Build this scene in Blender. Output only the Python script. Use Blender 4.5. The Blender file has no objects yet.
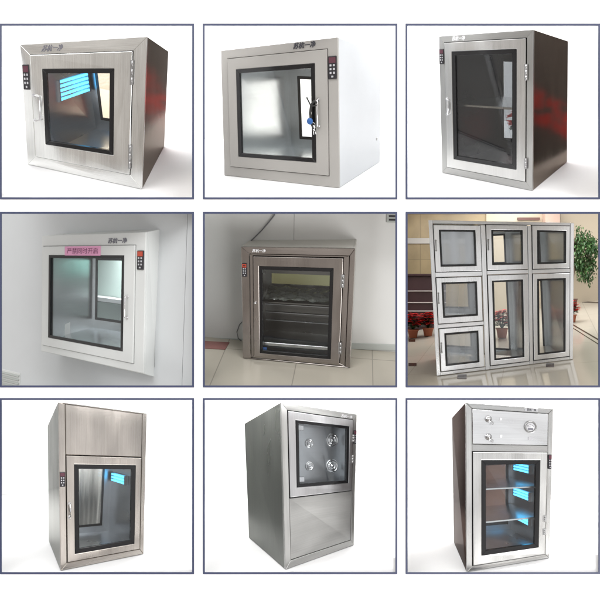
import bpy, bmesh, math, random
from mathutils import Vector, Matrix, noise

random.seed(7)
S = 0.005            # metres per unit of the layout
CZ = 1.6             # eye height
scene = bpy.context.scene
COL = scene.collection

# eight corners of each cabinet: front TL TR BR BL, back TL TR BR BL
VERTS = {
    1: [(-286.8, 261.6, -665.9), (-154.7, 266.6, -658.0), (-174.1, 122.0, -716.1), (-299.7, 149.4, -715.5), (-273.6, 322.2, -791.6), (-159.7, 301.8, -789.0), (-174.7, 198.0, -836.4), (-270.0, 215.1, -845.9)],
    2: [(-87.4, 275.0, -717.2), (38.0, 266.0, -658.0), (42.6, 122.0, -708.6), (-88.8, 146.4, -762.8), (-22.0, 325.3, -846.7), (97.9, 301.1, -794.0), (103.2, 178.2, -837.9), (-16.3, 199.8, -892.4)],
    3: [(154.2, 292.8, -721.8), (236.2, 273.7, -658.0), (253.0, 118.9, -707.9), (168.5, 151.3, -771.4), (245.2, 326.4, -811.9), (311.6, 300.9, -755.6), (328.1, 169.9, -798.8), (260.3, 193.4, -857.9)],
    4: [(-300.6, 74.7, -757.2), (-156.0, 68.8, -658.0), (-160.4, -75.3, -666.0), (-304.9, -60.0, -765.3), (-286.4, 79.1, -777.1), (-146.1, 73.6, -676.8), (-155.0, -80.3, -683.6), (-289.9, -65.2, -785.4)],
    5: [(-61.3, 55.2, -673.2), (55.9, 52.1, -658.0), (53.1, -72.4, -690.2), (-61.9, -63.3, -705.6), (-56.0, 65.4, -713.4), (60.9, 65.2, -698.0), (58.0, -54.9, -731.1), (-57.4, -48.3, -745.9)],
    6: [(133.5, 83.0, -675.4), (277.5, 78.1, -658.0), (278.3, -60.4, -662.6), (142.4, -79.2, -677.0), (143.2, 82.2, -722.7), (281.4, 84.2, -706.0), (285.7, -67.2, -709.0), (152.6, -71.3, -724.7)],
    7: [(-254.8, -107.2, -684.9), (-171.4, -127.1, -727.6), (-168.9, -274.2, -701.8), (-242.4, -274.2, -658.0), (-300.9, -149.7, -774.7), (-227.6, -142.9, -818.8), (-229.9, -287.8, -792.5), (-292.0, -280.3, -755.5)],
    8: [(-20.2, -109.2, -693.6), (63.6, -128.0, -726.4), (57.8, -263.8, -699.5), (-14.6, -273.0, -658.0), (-67.7, -150.7, -791.9), (13.4, -148.0, -828.8), (15.6, -290.9, -799.0), (-60.2, -280.0, -766.0)],
    9: [(174.7, -107.8, -685.4), (265.1, -113.7, -680.0), (253.9, -262.7, -661.6), (168.6, -275.5, -658.0), (182.1, -141.1, -779.6), (258.7, -131.3, -781.4), (251.1, -278.1, -761.3), (179.4, -282.2, -758.0)],
}
WORLD_STRENGTH = 1.1
FRONT_P = 280
TOP_P = 150
ROW3_P = 60
LOBBY_P = 30

SCALE = {4: 1.02, 5: 1.03, 6: 1.25}

def W(p):
    return Vector((p[0] * S, -p[2] * S, p[1] * S + CZ))

# ------------------------------------------------------------------ materials
def new_mat(name):
    m = bpy.data.materials.new(name)
    m.use_nodes = True
    return m, m.node_tree, m.node_tree.nodes['Principled BSDF']

def paint(name, col, rough=0.5, metal=0.0, bump=0.0, bscale=60., mott=0.04, mscale=4., spec=0.5, coat=0.0):
    m, nt, b = new_mat(name)
    N, L = nt.nodes, nt.links
    tc = N.new('ShaderNodeTexCoord')
    n1 = N.new('ShaderNodeTexNoise'); n1.inputs['Scale'].default_value = mscale; n1.inputs['Detail'].default_value = 5
    L.new(tc.outputs['Object'], n1.inputs['Vector'])
    mr = N.new('ShaderNodeMapRange')
    mr.inputs['From Min'].default_value = .3; mr.inputs['From Max'].default_value = .7
    mr.inputs['To Min'].default_value = 1 - mott; mr.inputs['To Max'].default_value = 1 + mott
    L.new(n1.outputs['Fac'], mr.inputs['Value'])
    mx = N.new('ShaderNodeMix'); mx.data_type = 'RGBA'; mx.blend_type = 'MULTIPLY'; mx.inputs['Factor'].default_value = 1
    mx.inputs['A'].default_value = (*col, 1)
    L.new(mr.outputs['Result'], mx.inputs['B'])
    L.new(mx.outputs['Result'], b.inputs['Base Color'])
    b.inputs['Roughness'].default_value = rough; b.inputs['Metallic'].default_value = metal
    b.inputs['Specular IOR Level'].default_value = spec
    b.inputs['Coat Weight'].default_value = coat
    if bump:
        n2 = N.new('ShaderNodeTexNoise'); n2.inputs['Scale'].default_value = bscale; n2.inputs['Detail'].default_value = 3
        L.new(tc.outputs['Object'], n2.inputs['Vector'])
        bp = N.new('ShaderNodeBump'); bp.inputs['Strength'].default_value = bump; bp.inputs['Distance'].default_value = .004
        L.new(n2.outputs['Fac'], bp.inputs['Height']); L.new(bp.outputs['Normal'], b.inputs['Normal'])
    return m

def steel(name, col, rough=0.3, aniso=0.6, streak=0.10, cloud=0.12, bump=0.06, rvar=.22, edge=None):
    """Brushed sheet: streaks run along the UV's U axis."""
    m, nt, b = new_mat(name)
    N, L = nt.nodes, nt.links
    uv = N.new('ShaderNodeUVMap'); uv.uv_map = 'UVMap'
    mp = N.new('ShaderNodeMapping'); mp.inputs['Scale'].default_value = (.012, 1.3, 1)
    L.new(uv.outputs['UV'], mp.inputs['Vector'])
    n1 = N.new('ShaderNodeTexNoise'); n1.inputs['Scale'].default_value = 1.0; n1.inputs['Detail'].default_value = 4
    n1.inputs['Roughness'].default_value = .7
    L.new(mp.outputs['Vector'], n1.inputs['Vector'])
    mp2 = N.new('ShaderNodeMapping'); mp2.inputs['Scale'].default_value = (.012, .035, 1)
    L.new(uv.outputs['UV'], mp2.inputs['Vector'])
    n2 = N.new('ShaderNodeTexNoise'); n2.inputs['Scale'].default_value = 1.0; n2.inputs['Detail'].default_value = 3
    L.new(mp2.outputs['Vector'], n2.inputs['Vector'])
    a = N.new('ShaderNodeMapRange'); a.inputs['From Min'].default_value = .25; a.inputs['From Max'].default_value = .75
    a.inputs['To Min'].default_value = 1 - streak; a.inputs['To Max'].default_value = 1 + streak
    L.new(n1.outputs['Fac'], a.inputs['Value'])
    c = N.new('ShaderNodeMapRange'); c.inputs['From Min'].default_value = .3; c.inputs['From Max'].default_value = .7
    c.inputs['To Min'].default_value = 1 - cloud; c.inputs['To Max'].default_value = 1 + cloud
    L.new(n2.outputs['Fac'], c.inputs['Value'])
    ml = N.new('ShaderNodeMath'); ml.operation = 'MULTIPLY'
    L.new(a.outputs['Result'], ml.inputs[0]); L.new(c.outputs['Result'], ml.inputs[1])
    mx = N.new('ShaderNodeMix'); mx.data_type = 'RGBA'; mx.blend_type = 'MULTIPLY'; mx.inputs['Factor'].default_value = 1
    mx.inputs['A'].default_value = (*col, 1)
    L.new(ml.outputs['Value'], mx.inputs['B']); L.new(mx.outputs['Result'], b.inputs['Base Color'])
    r = N.new('ShaderNodeMapRange'); r.inputs['From Min'].default_value = .25; r.inputs['From Max'].default_value = .75
    r.inputs['To Min'].default_value = rough * (1 - rvar); r.inputs['To Max'].default_value = rough * (1 + rvar)
    L.new(n2.outputs['Fac'], r.inputs['Value']); L.new(r.outputs['Result'], b.inputs['Roughness'])
    b.inputs['Metallic'].default_value = 1
    b.inputs['Anisotropic'].default_value = aniso
    if edge: b.inputs['Specular Tint'].default_value = (*edge, 1)
    tg = N.new('ShaderNodeTangent'); tg.direction_type = 'UV_MAP'; tg.uv_map = 'UVMap'
    L.new(tg.outputs['Tangent'], b.inputs['Tangent'])
    if bump:
        bp = N.new('ShaderNodeBump'); bp.inputs['Strength'].default_value = bump; bp.inputs['Distance'].default_value = .003
        L.new(n1.outputs['Fac'], bp.inputs['Height']); L.new(bp.outputs['Normal'], b.inputs['Normal'])
    return m

def glass(name, tint, refl=1.0, rough=0.015, film=0.0):
    m = bpy.data.materials.new(name); m.use_nodes = True
    nt = m.node_tree; N, L = nt.nodes, nt.links
    N.clear()
    out = N.new('ShaderNodeOutputMaterial')
    t = N.new('ShaderNodeBsdfTransparent'); t.inputs['Color'].default_value = (*tint, 1)
    g = N.new('ShaderNodeBsdfGlossy'); g.inputs['Roughness'].default_value = rough; g.inputs['Color'].default_value = (.95, .97, 1, 1)
    # Schlick reflectance, the same from either side of the thin pane
    ge = N.new('ShaderNodeNewGeometry')
    dt = N.new('ShaderNodeVectorMath'); dt.operation = 'DOT_PRODUCT'
    L.new(ge.outputs['Incoming'], dt.inputs[0]); L.new(ge.outputs['Normal'], dt.inputs[1])
    def mth(op, a, c=None):
        n = N.new('ShaderNodeMath'); n.operation = op
        for k, v in enumerate((a, c)):
            if v is None: continue
            if isinstance(v, (int, float)): n.inputs[k].default_value = v
            else: L.new(v, n.inputs[k])
        return n.outputs[0]
    c5 = mth('POWER', mth('SUBTRACT', 1.0, mth('ABSOLUTE', dt.outputs['Value'])), 5.0)
    ml = N.new('ShaderNodeMath'); ml.operation = 'MULTIPLY'; ml.inputs[1].default_value = refl; ml.use_clamp = True
    L.new(mth('ADD', mth('MULTIPLY', c5, .96), .04), ml.inputs[0])
    mx = N.new('ShaderNodeMixShader')
    L.new(ml.outputs['Value'], mx.inputs['Fac']); L.new(t.outputs['BSDF'], mx.inputs[1]); L.new(g.outputs['BSDF'], mx.inputs[2])
    res = mx.outputs['Shader']
    if film:  # diffuse white with wave bands, painted in place of reflected curtains
        df = N.new('ShaderNodeBsdfDiffuse'); df.inputs['Color'].default_value = (.90, .95, 1.0, 1)
        tl = N.new('ShaderNodeBsdfTranslucent'); tl.inputs['Color'].default_value = (.78, .83, .90, 1)
        m0 = N.new('ShaderNodeMixShader'); m0.inputs['Fac'].default_value = .4
        L.new(df.outputs['BSDF'], m0.inputs[1]); L.new(tl.outputs['BSDF'], m0.inputs[2])
        wv = N.new('ShaderNodeTexWave'); wv.bands_direction = 'X'; wv.inputs['Scale'].default_value = 3.2; wv.inputs['Distortion'].default_value = 1.2; wv.inputs['Detail'].default_value = 1
        tc = N.new('ShaderNodeTexCoord'); L.new(tc.outputs['Object'], wv.inputs['Vector'])
        m2 = N.new('ShaderNodeMixShader')
        L.new(mth('ADD', mth('MULTIPLY', wv.outputs['Fac'], film * .3), film * .85), m2.inputs['Fac']); L.new(res, m2.inputs[1]); L.new(m0.outputs['Shader'], m2.inputs[2])
        res = m2.outputs['Shader']
    L.new(res, out.inputs['Surface'])
    return m

def lamp_mat(name, col, strength):
    m, nt, b = new_mat(name)
    b.inputs['Base Color'].default_value = (*col, 1)
    b.inputs['Emission Color'].default_value = (*col, 1)
    b.inputs['Emission Strength'].default_value = strength
    return m

M = {}
M['white_board'] = paint('white_board', (.9, .9, .9), .6, mott=.01)
M['white_stage'] = paint('white_stage', (.92, .92, .92), .7, mott=.01, spec=.2)
M['blue_frame'] = paint('blue_frame', (.040, .050, .105), .45, mott=.06, mscale=8)
M['steel_bright'] = steel('steel_bright', (.57, .57, .56), .24)
M['steel_door'] = steel('steel_door', (.78, .785, .77), .22)
M['steel_white'] = steel('steel_white', (.81, .82, .83), .28)
M['steel_cool'] = steel('steel_cool', (.60, .62, .64), .28)
M['steel_warm'] = steel('steel_warm', (.47, .435, .40), .25)
M['steel_grey'] = steel('steel_grey', (.42, .42, .41), .42, aniso=.3)
M['steel_grey_door'] = steel('steel_grey_door', (.50, .50, .51), .33)
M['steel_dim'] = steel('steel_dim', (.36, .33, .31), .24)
M['steel_dark_reflection'] = steel('steel_dark_reflection', (.33, .295, .27), .17, aniso=.3, bump=.02, edge=(.44, .41, .38))  # base colour darkened in place of dark reflections on the sides
M['steel_brown_reflection'] = steel('steel_brown_reflection', (.085, .068, .06), .14, aniso=.3, bump=.02, edge=(.17, .14, .13))  # dark brown reflections put into the side's base colour
M['steel_side'] = steel('steel_side', (.25, .255, .24), .16, aniso=.3, bump=.03, edge=(.46, .46, .44))  # side colour darkened in place of dark grey-green reflections
M['steel_matt_side'] = steel('steel_matt_side', (.27, .275, .265), .32, edge=(.5, .505, .49))  # colour and edge tint lowered to counter the bright backdrop's reflection
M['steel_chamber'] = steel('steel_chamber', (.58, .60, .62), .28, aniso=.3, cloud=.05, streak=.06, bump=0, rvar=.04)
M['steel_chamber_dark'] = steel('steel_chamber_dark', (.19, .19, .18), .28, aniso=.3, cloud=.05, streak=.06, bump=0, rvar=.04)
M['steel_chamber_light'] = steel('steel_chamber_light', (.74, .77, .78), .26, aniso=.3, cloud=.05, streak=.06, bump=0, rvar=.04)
M['warm_white_paint'] = paint('warm_white_paint', (.335, .322, .303), .45, bump=.04, bscale=300, mott=.02)
M['white_paint'] = paint('white_paint', (.48, .50, .52), .45, bump=.04, bscale=300, mott=.02)
M['pale_grey_paint'] = paint('pale_grey_paint', (.63, .645, .635), .4, bump=.03, bscale=300, mott=.02)
M['black_border'] = paint('black_border', (.008, .008, .009), .18, mott=.1)
M['rubber'] = paint('rubber', (.02, .02, .02), .7)
M['black_plastic'] = paint('black_plastic', (.02, .018, .022), .35, mott=.1)
M['display_red'] = paint('display_red', (.10, .035, .05), .25)
M['display_orange'] = paint('display_orange', (.45, .06, .03), .4)
M['button_grey'] = paint('button_grey', (.45, .45, .47), .5)
M['chrome'] = paint('chrome', (.75, .75, .76), .15, metal=1)
M['dull_metal'] = paint('dull_metal', (.42, .42, .42), .35, metal=1)
M['logo_dark'] = paint('logo_dark', (.045, .045, .055), .5)
M['logo_grey'] = paint('logo_grey', (.16, .16, .19), .5)
M['logo_white'] = paint('logo_white', (.85, .85, .87), .4)
M['pink_label'] = paint('pink_label', (.72, .33, .52), .6)
M['label_ink'] = paint('label_ink', (.20, .05, .12), .6)
M['blue_tag'] = paint('blue_tag', (.02, .10, .32), .4)
M['glass_clear'] = glass('glass_clear', (.95, .96, .965), .9)
M['glass_smoked'] = glass('glass_smoked', (.74, .73, .71), .9)
M['glass_beige'] = glass('glass_beige', (.70, .64, .55), .5)
M['glass_pale'] = glass('glass_pale', (.86, .85, .82), .5)
M['glass_grey'] = glass('glass_grey', (.52, .55, .58), .6)
M['glass_brown'] = glass('glass_brown', (.25, .20, .18), .8)
M['uv_tube'] = lamp_mat('uv_tube', (.10, .58, 1.0), 3.2)
M['reflector'] = paint('reflector', (.55, .62, .66), .3, metal=.6)

# ------------------------------------------------------------------ object helpers
def tag(o, label=None, cat=None, group=None, kind=None):
    if label: o['label'] = label
    if cat: o['category'] = cat
    if group: o['group'] = group
    if kind: o['kind'] = kind
    return o

class Root:
    def __init__(s, name, loc, label, cat, group=None):
        s.loc = Vector(loc)
        s.o = bpy.data.objects.new(name, None)
        s.o.empty_display_size = .1
        s.o.location = s.loc
        COL.objects.link(s.o)
        tag(s.o, label, cat, group)

def build(name, bm, mats, parent=None, root=None, smooth=False, label=None):
    """bm holds world coordinates; the mesh is stored relative to its thing."""
    off = root.loc if root else Vector((0, 0, 0))
    bmesh.ops.transform(bm, matrix=Matrix.Translation(-off), verts=bm.verts)
    me = bpy.data.meshes.new(name)
    bmesh.ops.recalc_face_normals(bm, faces=bm.faces)
    if smooth:
        for f in bm.faces: f.smooth = True
    bm.to_mesh(me); bm.free()
    if not isinstance(mats, (list, tuple)): mats = [mats]
    for m in mats: me.materials.append(M[m] if isinstance(m, str) else m)
    o = bpy.data.objects.new(name, me)
    COL.objects.link(o)
    if parent is not None:
        o.parent = parent.o if isinstance(parent, Root) else parent
    if label: o['label'] = label
    return o

def single(name, bm, mats, loc, label=None, cat=None, group=None, kind=None, smooth=False):
    class R: pass
    r = R(); r.loc = Vector(loc)
    o = build(name, bm, mats, None, r, smooth)
    o.location = r.loc
    return tag(o, label, cat, group, kind)

FACES = ((0, 1, 2, 3), (7, 6, 5, 4), (4, 5, 1, 0), (3, 2, 6, 7), (1, 5, 6, 2), (4, 0, 3, 7))

def hexa(bm, pts, uvs=None, bevel=0.0, mi=0, seg=1):
    """six-sided solid; pts = front quad then back quad (world); uvs = per-vertex (along, across)."""
    uvl = bm.loops.layers.uv.get('UVMap') or bm.loops.layers.uv.new('UVMap')
    vs = [bm.verts.new(p) for p in pts]
    fs = []
    for q in FACES:
        f = bm.faces.new([vs[i] for i in q]); f.material_index = mi
        for l, i in zip(f.loops, q):
            l[uvl].uv = uvs[i] if uvs else (pts[i][0] / S, pts[i][2] / S)
        fs.append(f)
    if bevel:
        es = list({e for f in fs for e in f.edges})
        bmesh.ops.bevel(bm, geom=es, offset=bevel * S, segments=seg, affect='EDGES', profile=.5, clamp_overlap=True)

def box(bm, a, b, bevel=0.0, mi=0):
    """axis-aligned box between two world points"""
    x0, y0, z0 = a; x1, y1, z1 = b
    hexa(bm, [Vector(p) for p in ((x0, y0, z1), (x1, y0, z1), (x1, y0, z0), (x0, y0, z0), (x0, y1, z1), (x1, y1, z1), (x1, y1, z0), (x0, y1, z0))], None, bevel, mi)

def tube(bm, pts, r, n=8, mi=0, caps=True):
    pts = [Vector(p) for p in pts]
    uvl = bm.loops.layers.uv.get('UVMap') or bm.loops.layers.uv.new('UVMap')
    rings = []
    up = Vector((0, 0, 1))
    for i, p in enumerate(pts):
        t = (pts[min(i + 1, len(pts) - 1)] - pts[max(i - 1, 0)]).normalized()
        a = t.cross(up)
        if a.length < .05: a = t.cross(Vector((1, 0, 0)))
        a.normalize(); b = a.cross(t)
        rr = r[i] if isinstance(r, (list, tuple)) else r
        rings.append([bm.verts.new(p + (a * math.cos(k * 2 * math.pi / n) + b * math.sin(k * 2 * math.pi / n)) * rr) for k in range(n)])
    for i in range(len(rings) - 1):
        for k in range(n):
            f = bm.faces.new((rings[i][k], rings[i][(k + 1) % n], rings[i + 1][(k + 1) % n], rings[i + 1][k]))
            f.smooth = True; f.material_index = mi
    if caps:
        bm.faces.new(rings[0]).material_index = mi
        bm.faces.new(rings[-1][::-1]).material_index = mi

def lathe(bm, o, ax, prof, n=24, mi=0):
    """profile of (radius, height) turned about the axis ax from o"""
    ax = ax.normalized()
    a = ax.cross(Vector((0, 0, 1)))
    if a.length < .05: a = ax.cross(Vector((1, 0, 0)))
    a.normalize(); b = ax.cross(a)
    rings = []
    for r, h in prof:
        rings.append([bm.verts.new(o + ax * h + (a * math.cos(k * 2 * math.pi / n) + b * math.sin(k * 2 * math.pi / n)) * max(r, 1e-5)) for k in range(n)])
    for i in range(len(rings) - 1):
        for k in range(n):
            f = bm.faces.new((rings[i][k], rings[i][(k + 1) % n], rings[i + 1][(k + 1) % n], rings[i + 1][k]))
            f.smooth = True; f.material_index = mi
    bm.faces.new(rings[0]).material_index = mi
    bm.faces.new(rings[-1][::-1]).material_index = mi

class Body:
    """a cabinet's own coordinates: u left to right, v bottom to top, z out of the front (minus goes in)"""
    def __init__(s, V):
        s.V = [Vector(p) for p in V]
        TL, TR, BR, BL, tl, tr, br, bl = s.V
        s.Wd = ((TR - TL).length + (BR - BL).length) / 2
        s.H = ((TL - BL).length + (TR - BR).length) / 2
        s.D = ((tl - TL).length + (tr - TR).length + (br - BR).length + (bl - BL).length) / 4
        s.n = ((TR - TL).cross(TL - BL)).normalized()
        if s.n.z < 0: s.n = -s.n
    def raw(s, u, v, z):
        TL, TR, BR, BL, tl, tr, br, bl = s.V
        F = (1 - v) * ((1 - u) * BL + u * BR) + v * ((1 - u) * TL + u * TR)
        if z >= 0: return F + s.n * z
        w = -z / s.D
        K = (1 - v) * ((1 - u) * bl + u * br) + v * ((1 - u) * tl + u * tr)
        return F * (1 - w) + K * w
    def P(s, u, v, z): return W(s.raw(u, v, z))
    def slab(s, bm, u0, u1, v0, v1, z0, z1, along='u', bevel=0., mi=0):
        c = [(u0, v1, z1), (u1, v1, z1), (u1, v0, z1), (u0, v0, z1), (u0, v1, z0), (u1, v1, z0), (u1, v0, z0), (u0, v0, z0)]
        r = random.uniform(0, 500)
        uv = []
        for u, v, z in c:
            U, Vv, Z = u * s.Wd, v * s.H, z
            uv.append({'u': (U, Vv + Z + r), 'v': (Vv, U + Z + r), 'z': (Z, Vv + U + r)}[along])
        hexa(bm, [s.P(*p) for p in c], uv, bevel, mi)
    def ring(s, bm, o, i, z0, z1, bevel=0., mi=0):
        """one-piece frame: a plate with a rectangular cut-out, brushed upright throughout"""
        uvl = bm.loops.layers.uv.get('UVMap') or bm.loops.layers.uv.new('UVMap')
        r = random.uniform(0, 500)
        def crn(q): return [(q[0], q[3]), (q[1], q[3]), (q[1], q[2]), (q[0], q[2])]
        info = {}
        def mk(u, v, z):
            x = bm.verts.new(s.P(u, v, z)); info[x] = (v * s.H, u * s.Wd + z + r); return x
        V = [[mk(u, v, z) for u, v in crn(q)] for q in (o, i) for z in (z1, z0)]
        of, ob, nf, nb = V
        fs = []
        for k in range(4):
            m = (k + 1) % 4
            for q in ((of[k], of[m], nf[m], nf[k]), (ob[k], nb[k], nb[m], ob[m]), (of[k], ob[k], ob[m], of[m]), (nf[k], nf[m], nb[m], nb[k])):
                f = bm.faces.new(q); f.material_index = mi; fs.append(f)
                for l in f.loops: l[uvl].uv = info[l.vert]
        if bevel:
            es = [e for e in {e for f in fs for e in f.edges} if not ((e.verts[0] in of + ob) != (e.verts[1] in of + ob))]
            bmesh.ops.bevel(bm, geom=es, offset=bevel * S, segments=2, affect='EDGES', profile=.5, clamp_overlap=True)
    def frame(s, bm, o, i, z0, z1, bevel=0., mi=0, w=False):
        """mitred rectangular frame between outer rect o and inner rect i (u0,u1,v0,v1)"""
        ou0, ou1, ov0, ov1 = o; iu0, iu1, iv0, iv1 = i
        bars = [('u', (ou0, ov1), (ou1, ov1), (iu1, iv1), (iu0, iv1)), ('u', (iu0, iv0), (iu1, iv0), (ou1, ov0), (ou0, ov0)),
                ('v', (ou0, ov1), (iu0, iv1), (iu0, iv0), (ou0, ov0)), ('v', (iu1, iv1), (ou1, ov1), (ou1, ov0), (iu1, iv0))]
        for al, *q in bars:
            r = random.uniform(0, 500)
            c = [(u, v, z1) for u, v in q] + [(u, v, z0) for u, v in q]
            uv = [((u * s.Wd, v * s.H + z + r) if al == 'u' else (v * s.H, u * s.Wd + z + r)) for u, v, z in c]
            hexa(bm, [s.P(*p) for p in c], uv, bevel, mi)
    def base(s):
        return (s.P(0, 0, 0) + s.P(1, 0, 0) + s.P(0, 0, -s.D) + s.P(1, 0, -s.D)) / 4

def inset(r, d, H=None):
    return (r[0] + d, r[1] - d, r[2] + d, r[3] - d)

def inset_px(b, r, p):
    return (r[0] + p / b.Wd, r[1] - p / b.Wd, r[2] + p / b.H, r[3] - p / b.H)

_fonts = {}
def text_mesh(body):
    c = bpy.data.curves.new('lettering', 'FONT'); c.body = body; c.resolution_u = 3
    o = bpy.data.objects.new('lettering', c); COL.objects.link(o)
    dg = bpy.context.evaluated_depsgraph_get()
    me = o.evaluated_get(dg).to_mesh()
    vs = [v.co.copy() for v in me.vertices]; fs = [tuple(p.vertices) for p in me.polygons]
    o.evaluated_get(dg).to_mesh_clear()
    bpy.data.objects.remove(o); bpy.data.curves.remove(c)
    return vs, fs

def lettering(bm, b, body, rect, z, mi=0, bold=0.0, slant=0.0):
    """raised lettering fitted to rect on the cabinet's front"""
    vs, fs = text_mesh(body)
    x0 = min(v.x for v in vs); x1 = max(v.x for v in vs); y0 = min(v.y for v in vs); y1 = max(v.y for v in vs)
    for dx, dy in ([(0, 0), (bold, 0), (0, bold), (bold, bold)] if bold else [(0, 0)]):
        k = len(bm.verts)
        nv = []
        for v in vs:
            fx = (v.x - x0) / (x1 - x0); fy = (v.y - y0) / (y1 - y0)
            fx = fx * (1 - slant) + fy * slant
            u = rect[0] + (rect[1] - rect[0]) * fx + dx / b.Wd
            w = rect[2] + (rect[3] - rect[2]) * fy + dy / b.H
            nv.append(bm.verts.new(b.P(u, w, z + (dx + dy) * .02)))
        for f in fs:
            try: bm.faces.new([nv[i] for i in f]).material_index = mi
            except ValueError: pass

GROUP = 'pass boxes on display'
LOGO = '苏杭一净'

# ------------------------------------------------------------------ cabinet parts
def make_logo(b, r, root, rect, mat, bold=.25, slant=.05):
    bm = bmesh.new(); lettering(bm, b, LOGO, rect, .35, bold=bold, slant=slant)
    return build('logo', bm, mat, root, root)

def make_control(b, root, rect, disp='display_red', style=0, z=0):
    u0, u1, v0, v1 = rect
    bm = bmesh.new(); b.slab(bm, u0, u1, v0, v1, z, z + 1.3, bevel=.4)
    p = build('control_panel', bm, 'black_plastic', root, root)
    du, dv = u1 - u0, v1 - v0
    bm = bmesh.new()
    if style == 1:
        b.frame(bm, (u0 + .08 * du, u1 - .08 * du, v0 + .70 * dv, v1 - .06 * dv), (u0 + .24 * du, u1 - .24 * du, v0 + .78 * dv, v1 - .14 * dv), z + 1.3, z + 1.6)
    else:
        b.slab(bm, u0 + .10 * du, u1 - .10 * du, v0 + .70 * dv, v1 - .05 * dv, z + 1.3, z + 1.6)
    build('display', bm, disp, p, root)
    for r_ in range(3):
        for c_ in range(2):
            bm = bmesh.new()
            cu = u0 + du * (.30 + .40 * c_); cv = v0 + dv * (.60 - .165 * r_)
            b.slab(bm, cu - .11 * du, cu + .11 * du, cv - .045 * dv, cv + .045 * dv, z + 1.3, z + 1.7, bevel=.15)
            build('button', bm, 'button_grey', p, root)
    bm = bmesh.new(); b.slab(bm, u0 + .38 * du, u0 + .62 * du, v0 + .07 * dv, v0 + .15 * dv, z + 1.3, z + 1.7, bevel=.15)
    build('button', bm, 'button_grey', p, root)
    return p

def make_handle(b, root, parent, u, v0, v1, out=5., du=0., r=.9, mat='chrome'):
    """pull bar: two stubs and a bar standing off the door"""
    bm = bmesh.new()
    R_ = r * S
    up = u + du
    tube(bm, [b.P(u, v1 - .01, 1), b.P(u + du * .3, v1 - .01, out * .7), b.P(up, v1 - .018, out), b.P(up, (v0 + v1) / 2, out), b.P(up, v0 + .018, out), b.P(u + du * .3, v0 + .01, out * .7), b.P(u, v0 + .01, 1)], R_, 10)
    for v in (v0 + .01, v1 - .01):
        tube(bm, [b.P(u, v, 1.2), b.P(u, v, 1.9)], R_ * 2.0, 12)
    return build('handle', bm, mat, parent, root)

def make_hinge(b, root, parent, u, v0, v1, mat='dull_metal', z=1.8):
    bm = bmesh.new()
    n = 3
    for k in range(n):
        a = v0 + (v1 - v0) * k / n; c = v0 + (v1 - v0) * (k + .93) / n
        tube(bm, [b.P(u, a, z), b.P(u, c, z)], 1.0 * S, 10)
    b.slab(bm, u - 2.2 / b.Wd, u + 1.6 / b.Wd, v0, v1, 1.2, 1.75, along='v')
    return build('hinge', bm, mat, parent, root)

def make_door(b, root, rect, gl, mat, z1=1.4, border=4.5, pane='glass_clear', name='door', bmat='black_border', gap=.55, label=None):
    dr = inset_px(b, rect, gap)
    bm = bmesh.new(); b.ring(bm, dr, gl, -3.5, z1, bevel=.45)
    d = build(name, bm, mat, root, root, label=label)
    bm = bmesh.new(); b.frame(bm, inset_px(b, rect, -.4), inset_px(b, rect, 3), -5.5, -3.6)
    build('door_seal', bm, 'rubber', d, root)
    gi = inset_px(b, gl, border)
    bm = bmesh.new(); b.frame(bm, inset_px(b, gl, .1), gi, -2.5, z1 + .35, bevel=.2)
    build('window_border', bm, bmat, d, root)
    bm = bmesh.new(); b.slab(bm, gi[0], gi[1], gi[2], gi[3], -1.2, .2)
    build('glass_pane', bm, pane, d, root)
    return d

def make_shell(b, root, side, top='steel_bright', t=2.2, back=None, zf=-3.6, bottom=None, wb=1.0, backmat=None):
    """outer casing: four sides and a back with its window opening; one mesh"""
    D = b.D * wb
    bm = bmesh.new()
    tu, tv = t / b.Wd, t / b.H
    b.slab(bm, 0, tu, 0, 1, -D, zf, along='v', bevel=.3, mi=0)
    b.slab(bm, 1 - tu, 1, 0, 1, -D, zf, along='v', bevel=.3, mi=0)
    b.slab(bm, tu, 1 - tu, 1 - tv, 1, -D, zf, along='z', mi=1)
    b.slab(bm, tu, 1 - tu, 0, tv, -D, zf, along='z', mi=1)
    o = (tu, 1 - tu, tv, 1 - tv)
    if back: b.frame(bm, o, back, -D, -D + 3, mi=1)
    else: b.slab(bm, *o, -D, -D + 3, mi=1)
    return build('casing', bm, [side, top], root, root)

def make_lining(b, root, r, mat, back=None, z0=-6., wd=.965, t=1.2, name='chamber'):
    """inner chamber walls: left, right, top, bottom, back with its window opening; r = inner faces"""
    u0, u1, v0, v1 = r
    D = b.D * wd
    tu, tv = t / b.Wd, t / b.H
    bm = bmesh.new()
    b.slab(bm, u0 - tu, u0, v0 - tv, v1 + tv, -D, z0, along='z')
    b.slab(bm, u1, u1 + tu, v0 - tv, v1 + tv, -D, z0, along='z')
    b.slab(bm, u0, u1, v1, v1 + tv, -D, z0, along='z')
    b.slab(bm, u0, u1, v0 - tv, v0, -D, z0, along='z')
    if back: b.frame(bm, r, back, -D, -D + 1.2)
    else: b.slab(bm, *r, -D, -D + 1.2)
    return build(name, bm, mat, root, root)

def make_rear_window(b, root, rect, pane, wd=.965, border=3.2):
    D = b.D * wd
    bm = bmesh.new(); b.frame(bm, inset_px(b, rect, -.8), inset_px(b, rect, border), -D + 1.3, -D + 2.6)
    f = build('rear_window', bm, 'black_border', root, root)
    bm = bmesh.new(); b.slab(bm, *inset_px(b, rect, border), -D + .4, -D + 1.2)
    build('glass_pane', bm, pane, f, root)
    return f

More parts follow.
